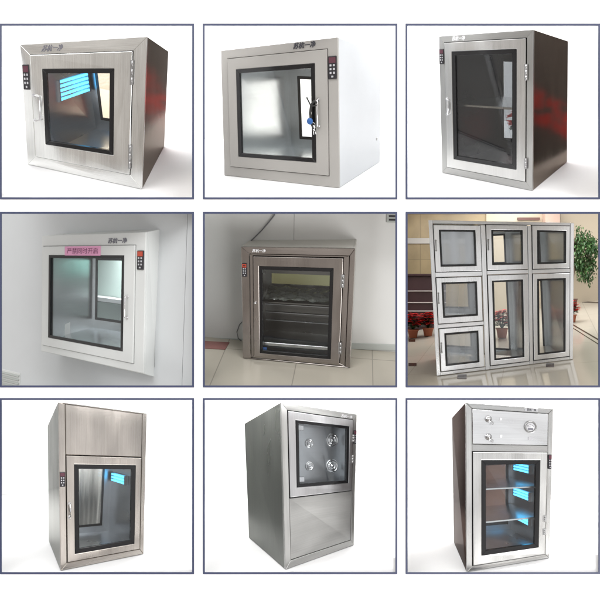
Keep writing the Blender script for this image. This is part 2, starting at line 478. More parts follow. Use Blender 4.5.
def make_uv(b, root, side, z0, z1, v0, v1, n=4, slope=0.):
    """ultraviolet lamp unit on a side wall; side = u of the wall, tubes run in depth"""
    sg = 1 if side < .5 else -1
    e = 1.0 / b.Wd
    ua, ub = sorted((side + sg * e * .3, side + sg * e * 1.4))
    bm = bmesh.new(); b.slab(bm, ua, ub, v0, v1, min(z0, z1), max(z0, z1), along='z', bevel=.15)
    l = build('uv_lamp', bm, 'reflector', root, root)
    uu = side + sg * e * 3.2
    ub0, ub1 = sorted((side + sg * e * 1.4, side + sg * e * 4.4))
    for f_ in (.0, .955):
        za = z0 + (z1 - z0) * f_; zb = z0 + (z1 - z0) * (f_ + .045)
        bm = bmesh.new(); b.slab(bm, ub0, ub1, v0, v1, min(za, zb), max(za, zb), bevel=.15)
        build('lamp_holder', bm, 'button_grey', l, root)
    for k in range(n):
        v = v0 + (v1 - v0) * (k + .5) / n
        bm = bmesh.new()
        tube(bm, [b.P(uu, v, z0 + (z1 - z0) * .05), b.P(uu, v, z0 + (z1 - z0) * .95)], (v1 - v0) * b.H / n * .25 * S, 10)
        build('tube', bm, 'uv_tube', l, root)
    return l

def make_front(b, root, inner, mat, bevel=.25, outer=(0, 1, 0, 1), seam=True):
    bm = bmesh.new()
    if seam: b.frame(bm, outer, inner, -3.5, 0, bevel=bevel)
    else: b.ring(bm, outer, inner, -3.5, 0, bevel=bevel)
    return build('front_frame', bm, mat, root, root)

def body_of(i):
    s = SCALE.get(i, 1.0)
    return Body([Vector(p) * s for p in VERTS[i]])

B = {i: body_of(i) for i in VERTS}
def at(px, py, zc):
    """layout point on the sight line of a photo position at depth zc"""
    return Vector(((px - 300) / 650 * zc, (300 - py) / 650 * zc, -zc))

# ------------------------------------------------------------------ the display board and its nine blue frames
COLS = [(0, 194.1), (203, 397.2), (405.6, 600)]
ROWS = [(24, 199.3), (212, 387.3), (398.1, 573.9)]
def b2(px, py, z):
    return W(((px - 300), (300 - py), z))
bm = bmesh.new()
def bbox(x0, x1, y0, y1):
    p, q = b2(x0, y1, -650), b2(x1, y0, -651.6)
    box(bm, (p.x, p.y, p.z), (q.x, q.y, q.z))
xs = [-70] + [e for c in COLS for e in (c[0] + 1, c[1] - 1)] + [670]
ys = [-70] + [e for r in ROWS for e in (r[0] + 1, r[1] - 1)] + [670]
for k in range(0, 8, 2):
    bbox(xs[0], xs[-1], ys[k], ys[k + 1])
for k in range(1, 7, 2):
    for j in range(0, 8, 2):
        bbox(xs[j], xs[j + 1], ys[k], ys[k + 1])
single('wall', bm, 'white_board', W((0, -370, -650)), kind='structure')
FRAME_OF = [['the silver box with a blue lamp and dark side', 'the box with grey front and plain white side', 'the tall silver cabinet with one shelf'],
            ['the wall cabinet with a pink label', 'the dull steel cabinet on a tiled floor', 'the bank of seven doors in a lobby'],
            ['the cabinet with a tall blank upper panel', 'the cabinet with round nozzles inside', 'the cabinet with three blue lamps and a dial']]
for j, (y0, y1) in enumerate(ROWS):
    for i, (x0, x1) in enumerate(COLS):
        t = 1.9
        bm = bmesh.new()
        o = [(x0, y0), (x1, y0), (x1, y1), (x0, y1)]; n_ = [(x0 + t, y0 + t), (x1 - t, y0 + t), (x1 - t, y1 - t), (x0 + t, y1 - t)]
        for k in range(4):
            q = [o[k], o[(k + 1) % 4], n_[(k + 1) % 4], n_[k]]
            hexa(bm, [b2(*p, -649.2) for p in q] + [b2(*p, -649.9) for p in q])
        single('picture_frame', bm, 'blue_frame', b2((x0 + x1) / 2, y1, -650), 'thin blue rectangular frame around ' + FRAME_OF[j][i], 'frame', 'thin blue frames on the white wall')

# white backdrops, rows one and three
bm = bmesh.new(); box(bm, W((-560, 137, -990)), W((560, 560, -994)))
single('backdrop', bm, 'white_stage', W((0, 137, -990)), kind='structure')
bm = bmesh.new(); box(bm, W((-560, -520, -990)), W((560, -141, -994)))
single('backdrop', bm, 'white_stage', W((0, -520, -990)), kind='structure')

# white sloping stands under the six free cabinets
def plane_of(p, q, r):
    n = (q - p).cross(r - p)
    return lambda x, z: p.y - (n.x * (x - p.x) + n.z * (z - p.z)) / n.y
GUT = [-4, 198.5, 401.4, 604]
def stand(i, col, ymin):
    b = B[i]
    TL, TR, BR, BL, tl, tr, br, bl = b.V
    f = plane_of(BL, BR, br if i < 4 else bl)
    sink = .4
    zs = [653 + (988 - 653) * k / 14 for k in range(15)]
    bm = bmesh.new()
    rows = []
    for z in zs:
        r = []
        for k in range(9):
            px = GUT[col] + (GUT[col + 1] - GUT[col]) * k / 8
            x = (px - 300) / 650 * z
            r.append((x, max(f(x, -z) - sink, ymin * z), -z))
        rows.append(r)
    top = [[bm.verts.new(W(p)) for p in r] for r in rows]
    bot = [[bm.verts.new(W((p[0], p[1] - 4 if i < 4 else (-330 if k == 0 else p[1] - 14), p[2]))) for p in r] for k, r in enumerate(rows)]
    n, m = len(rows), 9
    for a in range(n - 1):
        for c in range(m - 1):
            bm.faces.new((top[a][c], top[a][c + 1], top[a + 1][c + 1], top[a + 1][c]))
            bm.faces.new((bot[a][c], bot[a + 1][c], bot[a + 1][c + 1], bot[a][c + 1]))
    for a in range(n - 1):
        bm.faces.new((top[a][0], top[a + 1][0], bot[a + 1][0], bot[a][0]))
        bm.faces.new((top[a][m - 1], bot[a][m - 1], bot[a + 1][m - 1], top[a + 1][m - 1]))
    for c in range(m - 1):
        bm.faces.new((top[0][c], bot[0][c], bot[0][c + 1], top[0][c + 1]))
        bm.faces.new((top[-1][c], top[-1][c + 1], bot[-1][c + 1], bot[-1][c]))
    single('floor', bm, 'white_stage', b.base(), kind='structure')
for i, c in ((1, 0), (2, 1), (3, 2)): stand(i, c, 100.4 / 650)
for i, c in ((7, 0), (8, 1), (9, 2)): stand(i, c, -1.)

# side walls added edge-on in the gutters, unseen, for the steel sides to reflect
def added_side_wall(px, ya, yb, mat, da=-.8, db=.8):
    bm = bmesh.new()
    z0, z1 = 656, 984
    c = []
    for dx in (da, db):
        for z in (z0, z1):
            for y in (ya, yb):
                c.append(W(((px - 300) / 650 * z + dx, y(z), -z)))
    # front quad: x-, x+ at z0
    hexa(bm, [c[1], c[5], c[4], c[0], c[3], c[7], c[6], c[2]])
    single('added_side_wall', bm, mat, (c[0] + c[6]) / 2, kind='structure')
def red_reflected(name, zmid, zh, lower=(.30, .22, .14), upper=(.062, .054, .050)):  # red spots and tan foot, made up to be reflected in steel sides
    m, nt, b = new_mat(name)
    N, L = nt.nodes, nt.links
    g = N.new('ShaderNodeNewGeometry')
    sp = N.new('ShaderNodeSeparateXYZ'); L.new(g.outputs['Position'], sp.inputs['Vector'])
    def ramp(lo, hi):
        r = N.new('ShaderNodeMapRange'); r.interpolation_type = 'SMOOTHSTEP'
        r.inputs['From Min'].default_value = lo; r.inputs['From Max'].default_value = hi
        L.new(sp.outputs['Z'], r.inputs['Value']); return r.outputs['Result']
    vo = N.new('ShaderNodeTexVoronoi'); vo.inputs['Scale'].default_value = 14
    L.new(g.outputs['Position'], vo.inputs['Vector'])
    th = N.new('ShaderNodeMath'); th.operation = 'LESS_THAN'; th.inputs[1].default_value = .55
    L.new(vo.outputs['Distance'], th.inputs[0])
    a, c = ramp(zmid - zh, zmid - zh * .6), ramp(zmid + zh, zmid + zh * .6)
    m1 = N.new('ShaderNodeMath'); m1.operation = 'MULTIPLY'; L.new(a, m1.inputs[0]); L.new(c, m1.inputs[1])
    m2 = N.new('ShaderNodeMath'); m2.operation = 'MULTIPLY'; L.new(m1.outputs[0], m2.inputs[0]); L.new(th.outputs[0], m2.inputs[1])
    low = ramp(zmid - zh * 2.6, zmid - zh * 3.4)
    x1 = N.new('ShaderNodeMix'); x1.data_type = 'RGBA'; x1.inputs['A'].default_value = (*upper, 1); x1.inputs['B'].default_value = (*lower, 1)
    L.new(low, x1.inputs['Factor'])
    x2 = N.new('ShaderNodeMix'); x2.data_type = 'RGBA'; x2.inputs['B'].default_value = (.52, .012, .008, 1)
    L.new(m2.outputs[0], x2.inputs['Factor']); L.new(x1.outputs['Result'], x2.inputs['A'])
    L.new(x2.outputs['Result'], b.inputs['Base Color']); b.inputs['Roughness'].default_value = .6
    M[name] = m
red_reflected('red_reflected_upper', CZ + 1.33, .16)
red_reflected('red_reflected_right', CZ + 1.16, .12)
M['mahogany'] = paint('mahogany', (.040, .026, .022), .5, mott=.3)  # dark tone added only for the dial cabinet's side to reflect
M['sage_reflected'] = paint('sage_reflected', (.125, .128, .12), .5, mott=.3)  # grey-green tone added for the warm steel cabinet's side to reflect
M['slate_reflected'] = paint('slate_reflected', (.23, .235, .225), .5, mott=.2)  # grey tone added for the nozzle cabinet's side to reflect
up = lambda z: 108 + (z - 656) * .2
added_side_wall(198.5, up, lambda z: 290 / 650 * z, 'red_reflected_upper')
added_side_wall(198.5, up, lambda z: 290 / 650 * z, 'white_stage', .9, 2.0)  # white face added to hide the red one from the next bay
added_side_wall(606, up, lambda z: 290 / 650 * z, 'red_reflected_right')
dn = lambda z: -272 / 650 * z
added_side_wall(-6, dn, lambda z: -101 / 650 * z, 'sage_reflected')
added_side_wall(401.4, dn, lambda z: -101 / 650 * z, 'mahogany')
added_side_wall(198.5, dn, lambda z: -101 / 650 * z, 'slate_reflected')

# ------------------------------------------------------------------ cabinet 1
def cabinet(i, label):
    b = B[i]
    return b, Root('pass_box', b.base(), label, 'pass box', GROUP)

b, r = cabinet(1, 'silver steel pass box with a lit blue lamp, black control strip and dark mirror side')
door = (.073, .895, .083, .919); gl = (.170, .748, .207, .807)
ch = (.10, .90, .085, .90); rw = (.19, .72, .20, .72)
make_shell(b, r, 'steel_dark_reflection', back=(.12, .80, .14, .80))
make_lining(b, r, ch, 'steel_chamber', rw)
make_rear_window(b, r, rw, 'glass_beige')
make_front(b, r, door, 'steel_door')
d = make_door(b, r, door, gl, 'steel_door')
make_handle(b, r, d, .088, .386, .61, out=4, du=.055)
make_hinge(b, r, d, .892, .70, .86); make_hinge(b, r, d, .892, .13, .30)
make_control(b, r, (.010, .062, .643, .843))
make_logo(b, r, r, (.164, .347, .937, .984), 'logo_grey', slant=.12)
make_uv(b, r, .10, -46, -130, .485, .675, n=5)

# ------------------------------------------------------------------ cabinet 2
b, r = cabinet(2, 'pass box with warm grey painted front, plain white side and keypad at upper right')
door = (.060, .923, .078, .936); gl = (.141, .819, .169, .849)
ch = (.07, .88, .09, .90); rw = (.175, .70, .18, .765)
make_shell(b, r, 'white_paint', top='white_paint', back=(.12, .80, .12, .82))
make_lining(b, r, ch, 'steel_chamber_light', rw)
make_rear_window(b, r, rw, 'glass_pale')
make_front(b, r, door, 'warm_white_paint', seam=False)
d = make_door(b, r, door, gl, 'warm_white_paint')
make_handle(b, r, d, .845, .413, .618, out=5)
make_control(b, r, (.926, .993, .739, .886))
make_logo(b, r, r, (.638, .828, .953, .992), 'logo_dark', bold=.45)
bm = bmesh.new()
p = b.P(1, .234, -.9 * b.D); nx = (b.P(1, .234, -.9 * b.D) - b.P(.9, .234, -.9 * b.D)).normalized()
lathe(bm, p - nx * .4 * S, nx, [(2.0 * S, 0), (2.0 * S, 1.0 * S), (1.2 * S, 1.5 * S), (0, 1.6 * S)], 16)
build('plug', bm, 'dull_metal', r, r)
# tag on a black strap hung from the handle
kr = Root('key_tag', b.P(.80, .50, 6), 'round blue tag on a black strap hanging from the door handle of the white-sided box', 'tag')
bm = bmesh.new()
tube(bm, [b.P(.845, .585, 5.5), b.P(.825, .60, 6), b.P(.80, .575, 6), b.P(.79, .52, 6), b.P(.795, .46, 6), b.P(.815, .41, 6)], 1.3 * S, 8)
tube(bm, [b.P(.845, .57, 5.5), b.P(.80, .565, 6.4), b.P(.765, .625, 6.4)], .8 * S, 8)
build('strap', bm, 'rubber', kr, kr)
bm = bmesh.new(); lathe(bm, b.P(.790, .462, 6.6), b.n * 1.0 if False else (b.P(.5, .5, 1) - b.P(.5, .5, 0)).normalized(), [(0, 0), (3.2 * S, 0), (3.6 * S, .5 * S), (3.2 * S, 1.2 * S), (0, 1.3 * S)], 20)
build('disc', bm, 'blue_tag', kr, kr)
fr = (b.P(.5, .5, 1) - b.P(.5, .5, 0)).normalized()
for (u, v, du, dv) in ((.815, .425, .004, -.055), (.822, .42, .016, -.048)):
    bm = bmesh.new()
    lathe(bm, b.P(u, v, 6.2), fr, [(0, 0), (1.5 * S, 0), (1.5 * S, .4 * S), (0, .4 * S)], 14)
    tube(bm, [b.P(u, v - .008, 6.4), b.P(u + du, v + dv, 6.4)], .5 * S, 6)
    build('key', bm, 'chrome', kr, kr)
bm = bmesh.new()
ring_ = [b.P(.815 + 2.2 / b.Wd * math.cos(k * math.pi / 8), .437 + 2.2 / b.H * math.sin(k * math.pi / 8), 6.5) for k in range(17)]
tube(bm, ring_, .28 * S, 6); build('ring', bm, 'chrome', kr, kr)

# ------------------------------------------------------------------ cabinet 3
b, r = cabinet(3, 'tall silver steel cabinet with one inner shelf, smoked window and very dark side')
door = (.062, .937, .049, .956); gl = (.149, .839, .123, .892)
ch = (.05, .94, .07, .93); rw = (.11, .60, .14, .835)
make_shell(b, r, 'steel_dark_reflection', back=(.06, .70, .08, .88))
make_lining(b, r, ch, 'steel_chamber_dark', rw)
make_rear_window(b, r, rw, 'glass_grey')
make_front(b, r, door, 'steel_grey')  # darker steel stands in for the top rail's dark reflection
d = make_door(b, r, door, gl, 'steel_bright', pane='glass_smoked')
make_handle(b, r, d, .085, .44, .573, out=4, du=.02)
make_hinge(b, r, d, .938, .70, .80); make_hinge(b, r, d, .938, .14, .21)
make_control(b, r, (.004, .056, .807, .912))
make_logo(b, r, r, (.149, .300, .962, .992), 'logo_white', bold=.35)
bm = bmesh.new(); b.slab(bm, .055, .935, .505, .520, -.93 * b.D, -10, bevel=.2)
build('shelf', bm, 'steel_bright', r, r)

# ------------------------------------------------------------------ cabinet 7
b, r = cabinet(7, 'tall warm steel cabinet with a blank upper panel above one glazed door')
door = (.073, .950, .039, .678); gl = (.165, .876, .083, .623)
up_ = (.073, .951, .681, .985)
ch = (.08, .93, .05, .645); rw = (.30, .80, .105, .605)
make_shell(b, r, 'steel_side', top='steel_warm', back=(.25, .85, .08, .64))
make_lining(b, r, ch, 'steel_chamber', rw)
make_rear_window(b, r, rw, 'glass_pale', border=2)
bm = bmesh.new()
b.frame(bm, (0, 1, 0, 1), (door[0], door[1], door[2], .993), -3.5, 0, bevel=.5)
build('front_frame', bm, 'steel_warm', r, r)
bm = bmesh.new(); b.slab(bm, .0755, .9475, .681, .9915, -3.4, -.25, along='v', bevel=.4)
build('upper_panel', bm, 'steel_warm', r, r)
d = make_door(b, r, door, gl, 'steel_warm')
make_handle(b, r, d, .108, .294, .394, out=5)
make_control(b, r, (.004, .064, .487, .575))
make_uv(b, r, .93, -40, -98, .455, .525, n=3)

# pale curtain behind cabinet 7, seen through its rear window
M['curtain'] = paint('curtain', (.86, .87, .88), .8, mott=.04)
bm = bmesh.new()
cols_ = []
for k in range(91):
    t = k / 90; dz = 1.0 * math.sin(t * 64) + .8 * math.sin(t * 29 + 1)
    cols_.append([[bm.verts.new(b.P(.12 + .76 * t, v, -b.D - 20 + dz + th)) for v in (.02, .60)] for th in (0, -.8)])
for p_, q_ in zip(cols_, cols_[1:]):
    for lay in (0, 1):
        f = bm.faces.new((p_[lay][0], q_[lay][0], q_[lay][1], p_[lay][1])); f.smooth = True
    for e_ in (0, 1): bm.faces.new((p_[0][e_], q_[0][e_], q_[1][e_], p_[1][e_]))
for c_ in (cols_[0], cols_[-1]): bm.faces.new((c_[0][0], c_[0][1], c_[1][1], c_[1][0]))
single('curtain', bm, 'curtain', b.P(.43, .02, -b.D - 20), 'pale grey pleated curtain seen through the window of the tall warm steel cabinet', 'curtain')
# ------------------------------------------------------------------ cabinet 8
b, r = cabinet(8, 'grey brushed steel cabinet with round air nozzles inside and a blank lower panel')
door = (.076, .951, .413, .953); gl = (.175, .892, .472, .899)
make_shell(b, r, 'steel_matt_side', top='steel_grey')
ch = (.09, .94, .43, .93)
make_lining(b, r, ch, 'steel_chamber', None, wd=.25)
make_front(b, r, (.075, .953, .043, .957), 'steel_grey')
bm = bmesh.new(); b.slab(bm, .0775, .9505, .0455, .4085, -3.4, -.25, along='u', bevel=.4)
build('lower_panel', bm, 'steel_grey', r, r)
d = make_door(b, r, (.076, .951, .4115, .955), gl, 'steel_grey_door', border=3.2)
make_hinge(b, r, d, .945, .62, .68); make_hinge(b, r, d, .945, .78, .84)
make_control(b, r, (.958, .996, .769, .875))
make_logo(b, r, r, (.783, .940, .962, .984), 'logo_white', bold=.1)
bx = (b.P(.5, .5, 0) - b.P(.5, .5, -10)).normalized()
for (u, v, rad) in ((.50, .766, 4.6), (.825, .795, 6.9), (.50, .602, 4.6), (.825, .596, 6.9)):
    bm = bmesh.new()
    o = b.P(u, v, -b.D * .25 + 1.0)
    R_ = rad * S * 1.12
    lathe(bm, o, bx, [(R_, 0), (R_, .6 * S), (R_ * .94, 1.2 * S), (R_ * .80, 1.3 * S), (R_ * .76, .7 * S), (R_ * .62, .7 * S), (R_ * .58, 1.7 * S), (R_ * .42, 2.1 * S), (R_ * .38, 1.2 * S), (R_ * .22, 1.2 * S), (R_ * .18, 2.2 * S), (0, 2.4 * S)], 32)
    build('air_nozzle', bm, 'chrome', r, r)
for v in (.50, .84):
    bm = bmesh.new(); b.slab(bm, .215, .315, v, v + .035, -9, -5.6, bevel=.4)
    build('clip', bm, 'chrome', d, r)
bm = bmesh.new(); tube(bm, [b.P(.245, .50, -9), b.P(.245, .84, -9)], 1.6 * S, 10)
build('latch_rod', bm, 'chrome', d, r)

# ------------------------------------------------------------------ cabinet 9
b, r = cabinet(9, 'steel cabinet with round dial and two locks above a door, three blue lamps inside')
door = (.072, .946, .029, .703); gl = (.178, .859, .082, .651); tp = (.072, .946, .746, .964)
ch = (.085, .92, .07, .665); rw = (.14, .86, .12, .60)
make_shell(b, r, 'steel_brown_reflection', top='steel_bright', back=(.1, .9, .1, .64))
make_lining(b, r, ch, 'steel_chamber', rw)
make_rear_window(b, r, rw, 'glass_brown')
bm = bmesh.new()
b.frame(bm, (0, 1, 0, 1), (door[0], door[1], door[2], tp[3]), -3.5, 0, bevel=.5)
b.slab(bm, door[0], door[1], door[3], tp[2], -3.5, -.2, bevel=.4)
build('front_frame', bm, 'steel_bright', r, r)
bm = bmesh.new(); b.slab(bm, tp[0] + .004, tp[1] - .004, tp[2] + .003, tp[3] - .003, -3.4, .5, bevel=.4)
tpn = build('upper_panel', bm, 'steel_white', r, r)
d = make_door(b, r, door, gl, 'steel_bright')
for hv in ((.16, .20), (.245, .285)): make_hinge(b, r, d, .925, *hv)
make_control(b, r, (.955, .994, .590, .687))
fr = (b.P(.5, .5, 1) - b.P(.5, .5, 0)).normalized()
bm = bmesh.new()
o = b.P(.7385, .8685, .5)
g_ = 6.4 * S
lathe(bm, o, fr, [(g_, 0), (g_, 1.2 * S), (g_ * .93, 2.2 * S), (g_ * .80, 2.2 * S), (g_ * .78, 1.0 * S), (0, .9 * S)], 36)
ga = build('pressure_gauge', bm, 'dull_metal', tpn, r)
bm = bmesh.new(); lathe(bm, o + fr * .9 * S, fr, [(g_ * .78, 0), (g_ * .78, .3 * S), (0, .3 * S)], 36)
build('dial', bm, 'logo_white', tpn, r)
bm = bmesh.new()
for k in range(9):
    a = math.radians(-50 + k * 100 / 8)
    cu = .7385 + math.sin(a) * 4.0 / b.Wd; cv = .8685 - .012 + math.cos(a) * 3.6 / b.H
    b.slab(bm, cu - .18 / b.Wd, cu + .18 / b.Wd, cv, cv + .9 / b.H, 1.8, 1.95)
b.slab(bm, .7385 - 2.6 / b.Wd, .7385 + 2.6 / b.Wd, .8685 - 3.3 / b.H, .8685 - 1.3 / b.H, 1.8, 1.95)
b.slab(bm, .7385 - 2.8 / b.Wd, .7385 + .4 / b.Wd, .8685 - .4 / b.H, .8685 + .1 / b.H, 1.8, 2.0)
build('dial_marks', bm, 'logo_grey', tpn, r)
for cv in (.905, .7945):
    bm = bmesh.new()
    o = b.P(.258, cv, .5)
    lathe(bm, o, fr, [(3.6 * S, 0), (3.6 * S, .8 * S), (2.6 * S, 1.3 * S), (2.4 * S, 3.6 * S), (0, 3.8 * S)], 24)
    lk = build('lock', bm, 'chrome', tpn, r)
    bm = bmesh.new()
    b.slab(bm, .258 - 2.8 / b.Wd, .258 + 2.8 / b.Wd, cv - .5 / b.H, cv + .5 / b.H, 4.0, 5.2, bevel=.2)
    tube(bm, [b.P(.27, cv - .006, 4.4), b.P(.292, cv - .014, 5), b.P(.305, cv - .024, 5), b.P(.30, cv - .032, 4.6), b.P(.285, cv - .028, 4.4)], .5 * S, 8)
    build('key', bm, 'dull_metal', tpn, r)
for (u, v) in ((.402, .909), (.403, .801)):
    bm = bmesh.new(); b.slab(bm, u - .014, u + .014, v - .008, v + .008, .5, .8)
    build('sticker', bm, 'logo_white', tpn, r)
bm = bmesh.new(); b.slab(bm, .718, .764, .782, .801, .5, .8)
build('sticker', bm, 'button_grey', tpn, r)
bm = bmesh.new(); b.slab(bm, .673, .826, .970, .992, 0, .6, bevel=.2)
bd = build('badge', bm, 'chrome', r, r)
bm = bmesh.new(); lettering(bm, b, LOGO, (.70, .80, .973, .989), .75, bold=.15)
build('logo', bm, 'logo_dark', bd, r)
for (v0, v1, z0, z1, sv) in ((.535, .598, -31, -82, None), (.345, .408, -31, -82, .435), (.175, .235, -31, -66, .245)):
    make_uv(b, r, .92, z0, z1, v0, v1, n=3)
for sv in (.462, .258):
    bm = bmesh.new(); b.slab(bm, .09, .915, sv, sv + .010, -.92 * b.D, -9, bevel=.15)
    build('shelf', bm, 'steel_chamber_light', r, r)

# ------------------------------------------------------------------ cabinet 4, set in a clean-room wall
b, r = cabinet(4, 'pale grey cabinet set in a wall, pink notice stuck above its window')
M['pale_wall'] = paint('pale_wall', (.58, .60, .61), .45, mott=.015, bump=.02, bscale=40)
door = (.016, .918, .056, .911); gl = (.089, .825, .132, .835)
tu, tv = 2.2 / b.Wd, 2.2 / b.H
def sub_body(b, L, lift, wl=0., wr=0., top=0.):
    V = b.V
    n = -b.n
    bk = [V[k] + n * L for k in range(4)]
    up = (V[0] - V[3]).normalized(); rt = (V[1] - V[0]).normalized()
    bk[2] = bk[2] + up * lift; bk[3] = bk[3] + up * lift
    bk[0] = bk[0] + rt * wl - up * top; bk[3] = bk[3] + rt * wl
    bk[1] = bk[1] - rt * wr - up * top; bk[2] = bk[2] - rt * wr
    return Body(V[:4] + bk)
bi = sub_body(b, 70, 12, 0, 0, 0)
bm = bmesh.new()
b.slab(bm, .935, 1, 0, 1, -b.D - 7, -3.6, along='v', bevel=.4)
b.slab(bm, 0, .06, 0, 1, -b.D - 7, -3.6, along='v', bevel=.4)
b.slab(bm, .06, .935, .93, 1, -b.D, -3.6); b.slab(bm, .06, .935, 0, .05, -b.D, -3.6)
build('casing', bm, 'pale_grey_paint', r, r)
make_front(b, r, door, 'pale_grey_paint', bevel=.6, seam=False)
d = make_door(b, r, door, gl, 'pale_grey_paint', border=3.4, gap=.4)
ch = (.065, .86, .11, .86); rw = (.095, .62, .20, .80)
make_lining(bi, r, ch, 'steel_chamber_light', rw, z0=-6)
make_rear_window(bi, r, rw, 'glass_clear', border=2.5)
make_handle(b, r, d, .86, .375, .549, out=5)
make_control(b, r, (.935, .990, .735, .871), 'display_orange')
make_logo(b, r, r, (.668, .844, .924, .963), 'logo_grey', bold=.4)
bm = bmesh.new(); b.slab(bm, .262, .612, .832, .906, 1.5, 2.1, bevel=.15)
pk = build('notice_label', bm, 'pink_label', d, r)
bm = bmesh.new(); lettering(bm, b, '严禁同时开启', (.287, .588, .847, .892), 2.25, bold=.08)
build('lettering', bm, 'label_ink', pk, r)
# the wall round it
V = b.V
tl, tr, br, bl = V[4:8]
rt = ((tr - tl) + (br - bl)) / 2; upv = ((tl - bl) + (tr - br)) / 2
nrm = rt.cross(upv).normalized()
if nrm.z < 0: nrm = -nrm
def on_wall(px, py, o, a, c):
    """wall coordinates (along a, along c) of the wall point seen at a photo position"""
    n = a.cross(c); q = at(px, py, 1.0)
    q = q * (o.dot(n) / q.dot(n)) - o
    aa, ac, cc = a.dot(a), a.dot(c), c.dot(c); k = aa * cc - ac * ac
    return ((q.dot(a) * cc - q.dot(c) * ac) / k, (q.dot(c) * aa - q.dot(a) * ac) / k)
def wp(u, v, d_=0.):
    return bl + rt * u + upv * v + nrm * d_
def wslab(bm, f, u0, u1, v0, v1, d0, d1, bevel=0):
    hexa(bm, [W(f(u0, v1, d1)), W(f(u1, v1, d1)), W(f(u1, v0, d1)), W(f(u0, v0, d1)), W(f(u0, v1, d0)), W(f(u1, v1, d0)), W(f(u1, v0, d0)), W(f(u0, v0, d0))], None, bevel)
def edge(o, a, c, py, pa, pb):
    p, q = on_wall(pa, py, o, a, c), on_wall(pb, py, o, a, c)
    return lambda u: p[1] + (q[1] - p[1]) * (u - p[0]) / (q[0] - p[0])
def wquad(bm, f, u0, u1, lo, hi, d0, d1, bevel=0):
    c = [(u0, hi(u0)), (u1, hi(u1)), (u1, lo(u1)), (u0, lo(u0))]
    hexa(bm, [W(f(u, v, d1)) for u, v in c] + [W(f(u, v, d0)) for u, v in c], None, bevel)
ul = on_wall(-50, 300, bl, rt, upv)[0]; us = on_wall(184.5, 300, bl, rt, upv)[0]; ur = on_wall(198.5, 300, bl, rt, upv)[0]
lo = edge(bl, rt, upv, 390.5, -4, 198.5); hi = edge(bl, rt, upv, 206, -4, 198.5)
vb = lo(.5)
bm = bmesh.new()
wquad(bm, wp, ul, .012, lo, hi, -6, 0)
wquad(bm, wp, .99, us, lo, hi, -6, 0)
wquad(bm, wp, .012, .99, lambda u: .97, hi, -6, 0)
wquad(bm, wp, .012, .99, lo, lambda u: .03, -6, 0)
single('wall', bm, 'pale_wall', W(wp(.5, vb)), kind='structure')
bm = bmesh.new(); wquad(bm, wp, us + .003, ur, lo, hi, -6, .15, .3)
single('wall', bm, 'pale_wall', W(wp(us, vb)), kind='structure')
# slatted vent low on the wall
a_ = on_wall(-2, 371, bl, rt, upv); c_ = on_wall(20.5, 392, bl, rt, upv)
v0 = on_wall(20, 373, bl, rt, upv)[1]
vr = Root('wall_vent', W(wp((a_[0] + c_[0]) / 2, c_[1], 0)), 'pale slatted vent low on the wall beside the pink-labelled cabinet', 'vent')
bm = bmesh.new(); wslab(bm, wp, a_[0], c_[0], c_[1] - .03, v0, .02, .8, .2)
build('vent_plate', bm, 'pale_grey_paint', vr, vr)
M['vent_slat'] = paint('vent_slat', (.36, .38, .36), .5)
for k in range(5):
    vv = v0 - .018 - (v0 - c_[1]) * .2 * k
    bm = bmesh.new()
    hexa(bm, [W(wp(u, vv - dv, d)) for (u, dv, d) in ((a_[0] + .01, .0, 1.2), (c_[0] - .012, .0, 1.2), (c_[0] - .012, .014, 2.6), (a_[0] + .01, .014, 2.6), (a_[0] + .01, .0, .7), (c_[0] - .012, .0, .7), (c_[0] - .012, .018, 2.0), (a_[0] + .01, .018, 2.0))])
    build('slat', bm, 'vent_slat', vr, vr)
# the bright room seen through the cabinet's rear window
M['room_green'] = paint('room_green', (.44, .54, .50), .5, mott=.05)
M['bench_white'] = paint('bench_white', (.75, .78, .78), .4)
M['bench_green'] = paint('bench_green', (.16, .34, .29), .5)
cb = bi.V
o_ = cb[7]; ra = cb[6] - cb[7]; ua = cb[4] - cb[7]; nb = -b.n
def rp(u, v, d=0.): return o_ + ra * u + ua * v - nb * d
bm = bmesh.new(); wslab(bm, rp, -.2, .84, -.25, 1.1, -38, -35)
single('wall', bm, 'room_green', W(rp(.5, 0, -36)), kind='structure')
ROOM4 = W(rp(.40, 1.0, -20))
bt = Root('lab_bench', W(rp(.5, 0, -24)), 'white and green laboratory bench seen through the rear window of the pink-labelled cabinet', 'bench')
bm = bmesh.new(); wslab(bm, rp, -.2, .78, .36, .40, -33, -14); build('worktop', bm, 'bench_white', bt, bt)
bm = bmesh.new(); wslab(bm, rp, -.2, .76, -.1, .35, -32, -17); build('cupboard', bm, 'room_green', bt, bt)
bm = bmesh.new(); wslab(bm, rp, .30, .80, .62, .80, -34, -26); build('wall_cabinet', bm, 'bench_green', bt, bt)
bm = bmesh.new(); wslab(bm, rp, .40, .66, .41, .50, -26, -19, .8); build('instrument', bm, 'dull_metal', bt, bt)

# ------------------------------------------------------------------ cabinet 5, standing on a tiled floor against a wall
b, r = cabinet(5, 'dull brownish steel cabinet standing on a tiled floor against a plain wall')
M['grey_wall'] = paint('grey_wall', (.62, .62, .605), .5, mott=.02, bump=.02, bscale=40)
M['casing_cream'] = paint('casing_cream', (.46, .45, .41), .35)
door = (.105, .905, .03, .925); gl = (.162, .820, .066, .838)
make_shell(b, r, 'casing_cream', top='casing_cream', t=2, back=(.06, .94, .05, .95))
bm = bmesh.new(); b.frame(bm, (0, 1, 0, 1), (.075, .955, .008, .94), -3.5, 0, bevel=.5)
build('front_frame', bm, 'steel_dim', r, r)
bm = bmesh.new(); b.frame(bm, (.0775, .9525, .0105, .9375), (door[0], door[1], door[2], door[3]), -3.5, -.9, bevel=.3)
build('inner_frame', bm, 'steel_dim', r, r)
d = make_door(b, r, door, gl, 'steel_dim', border=3.6)
bi = sub_body(b, 60, 10, 0, 0, 0)
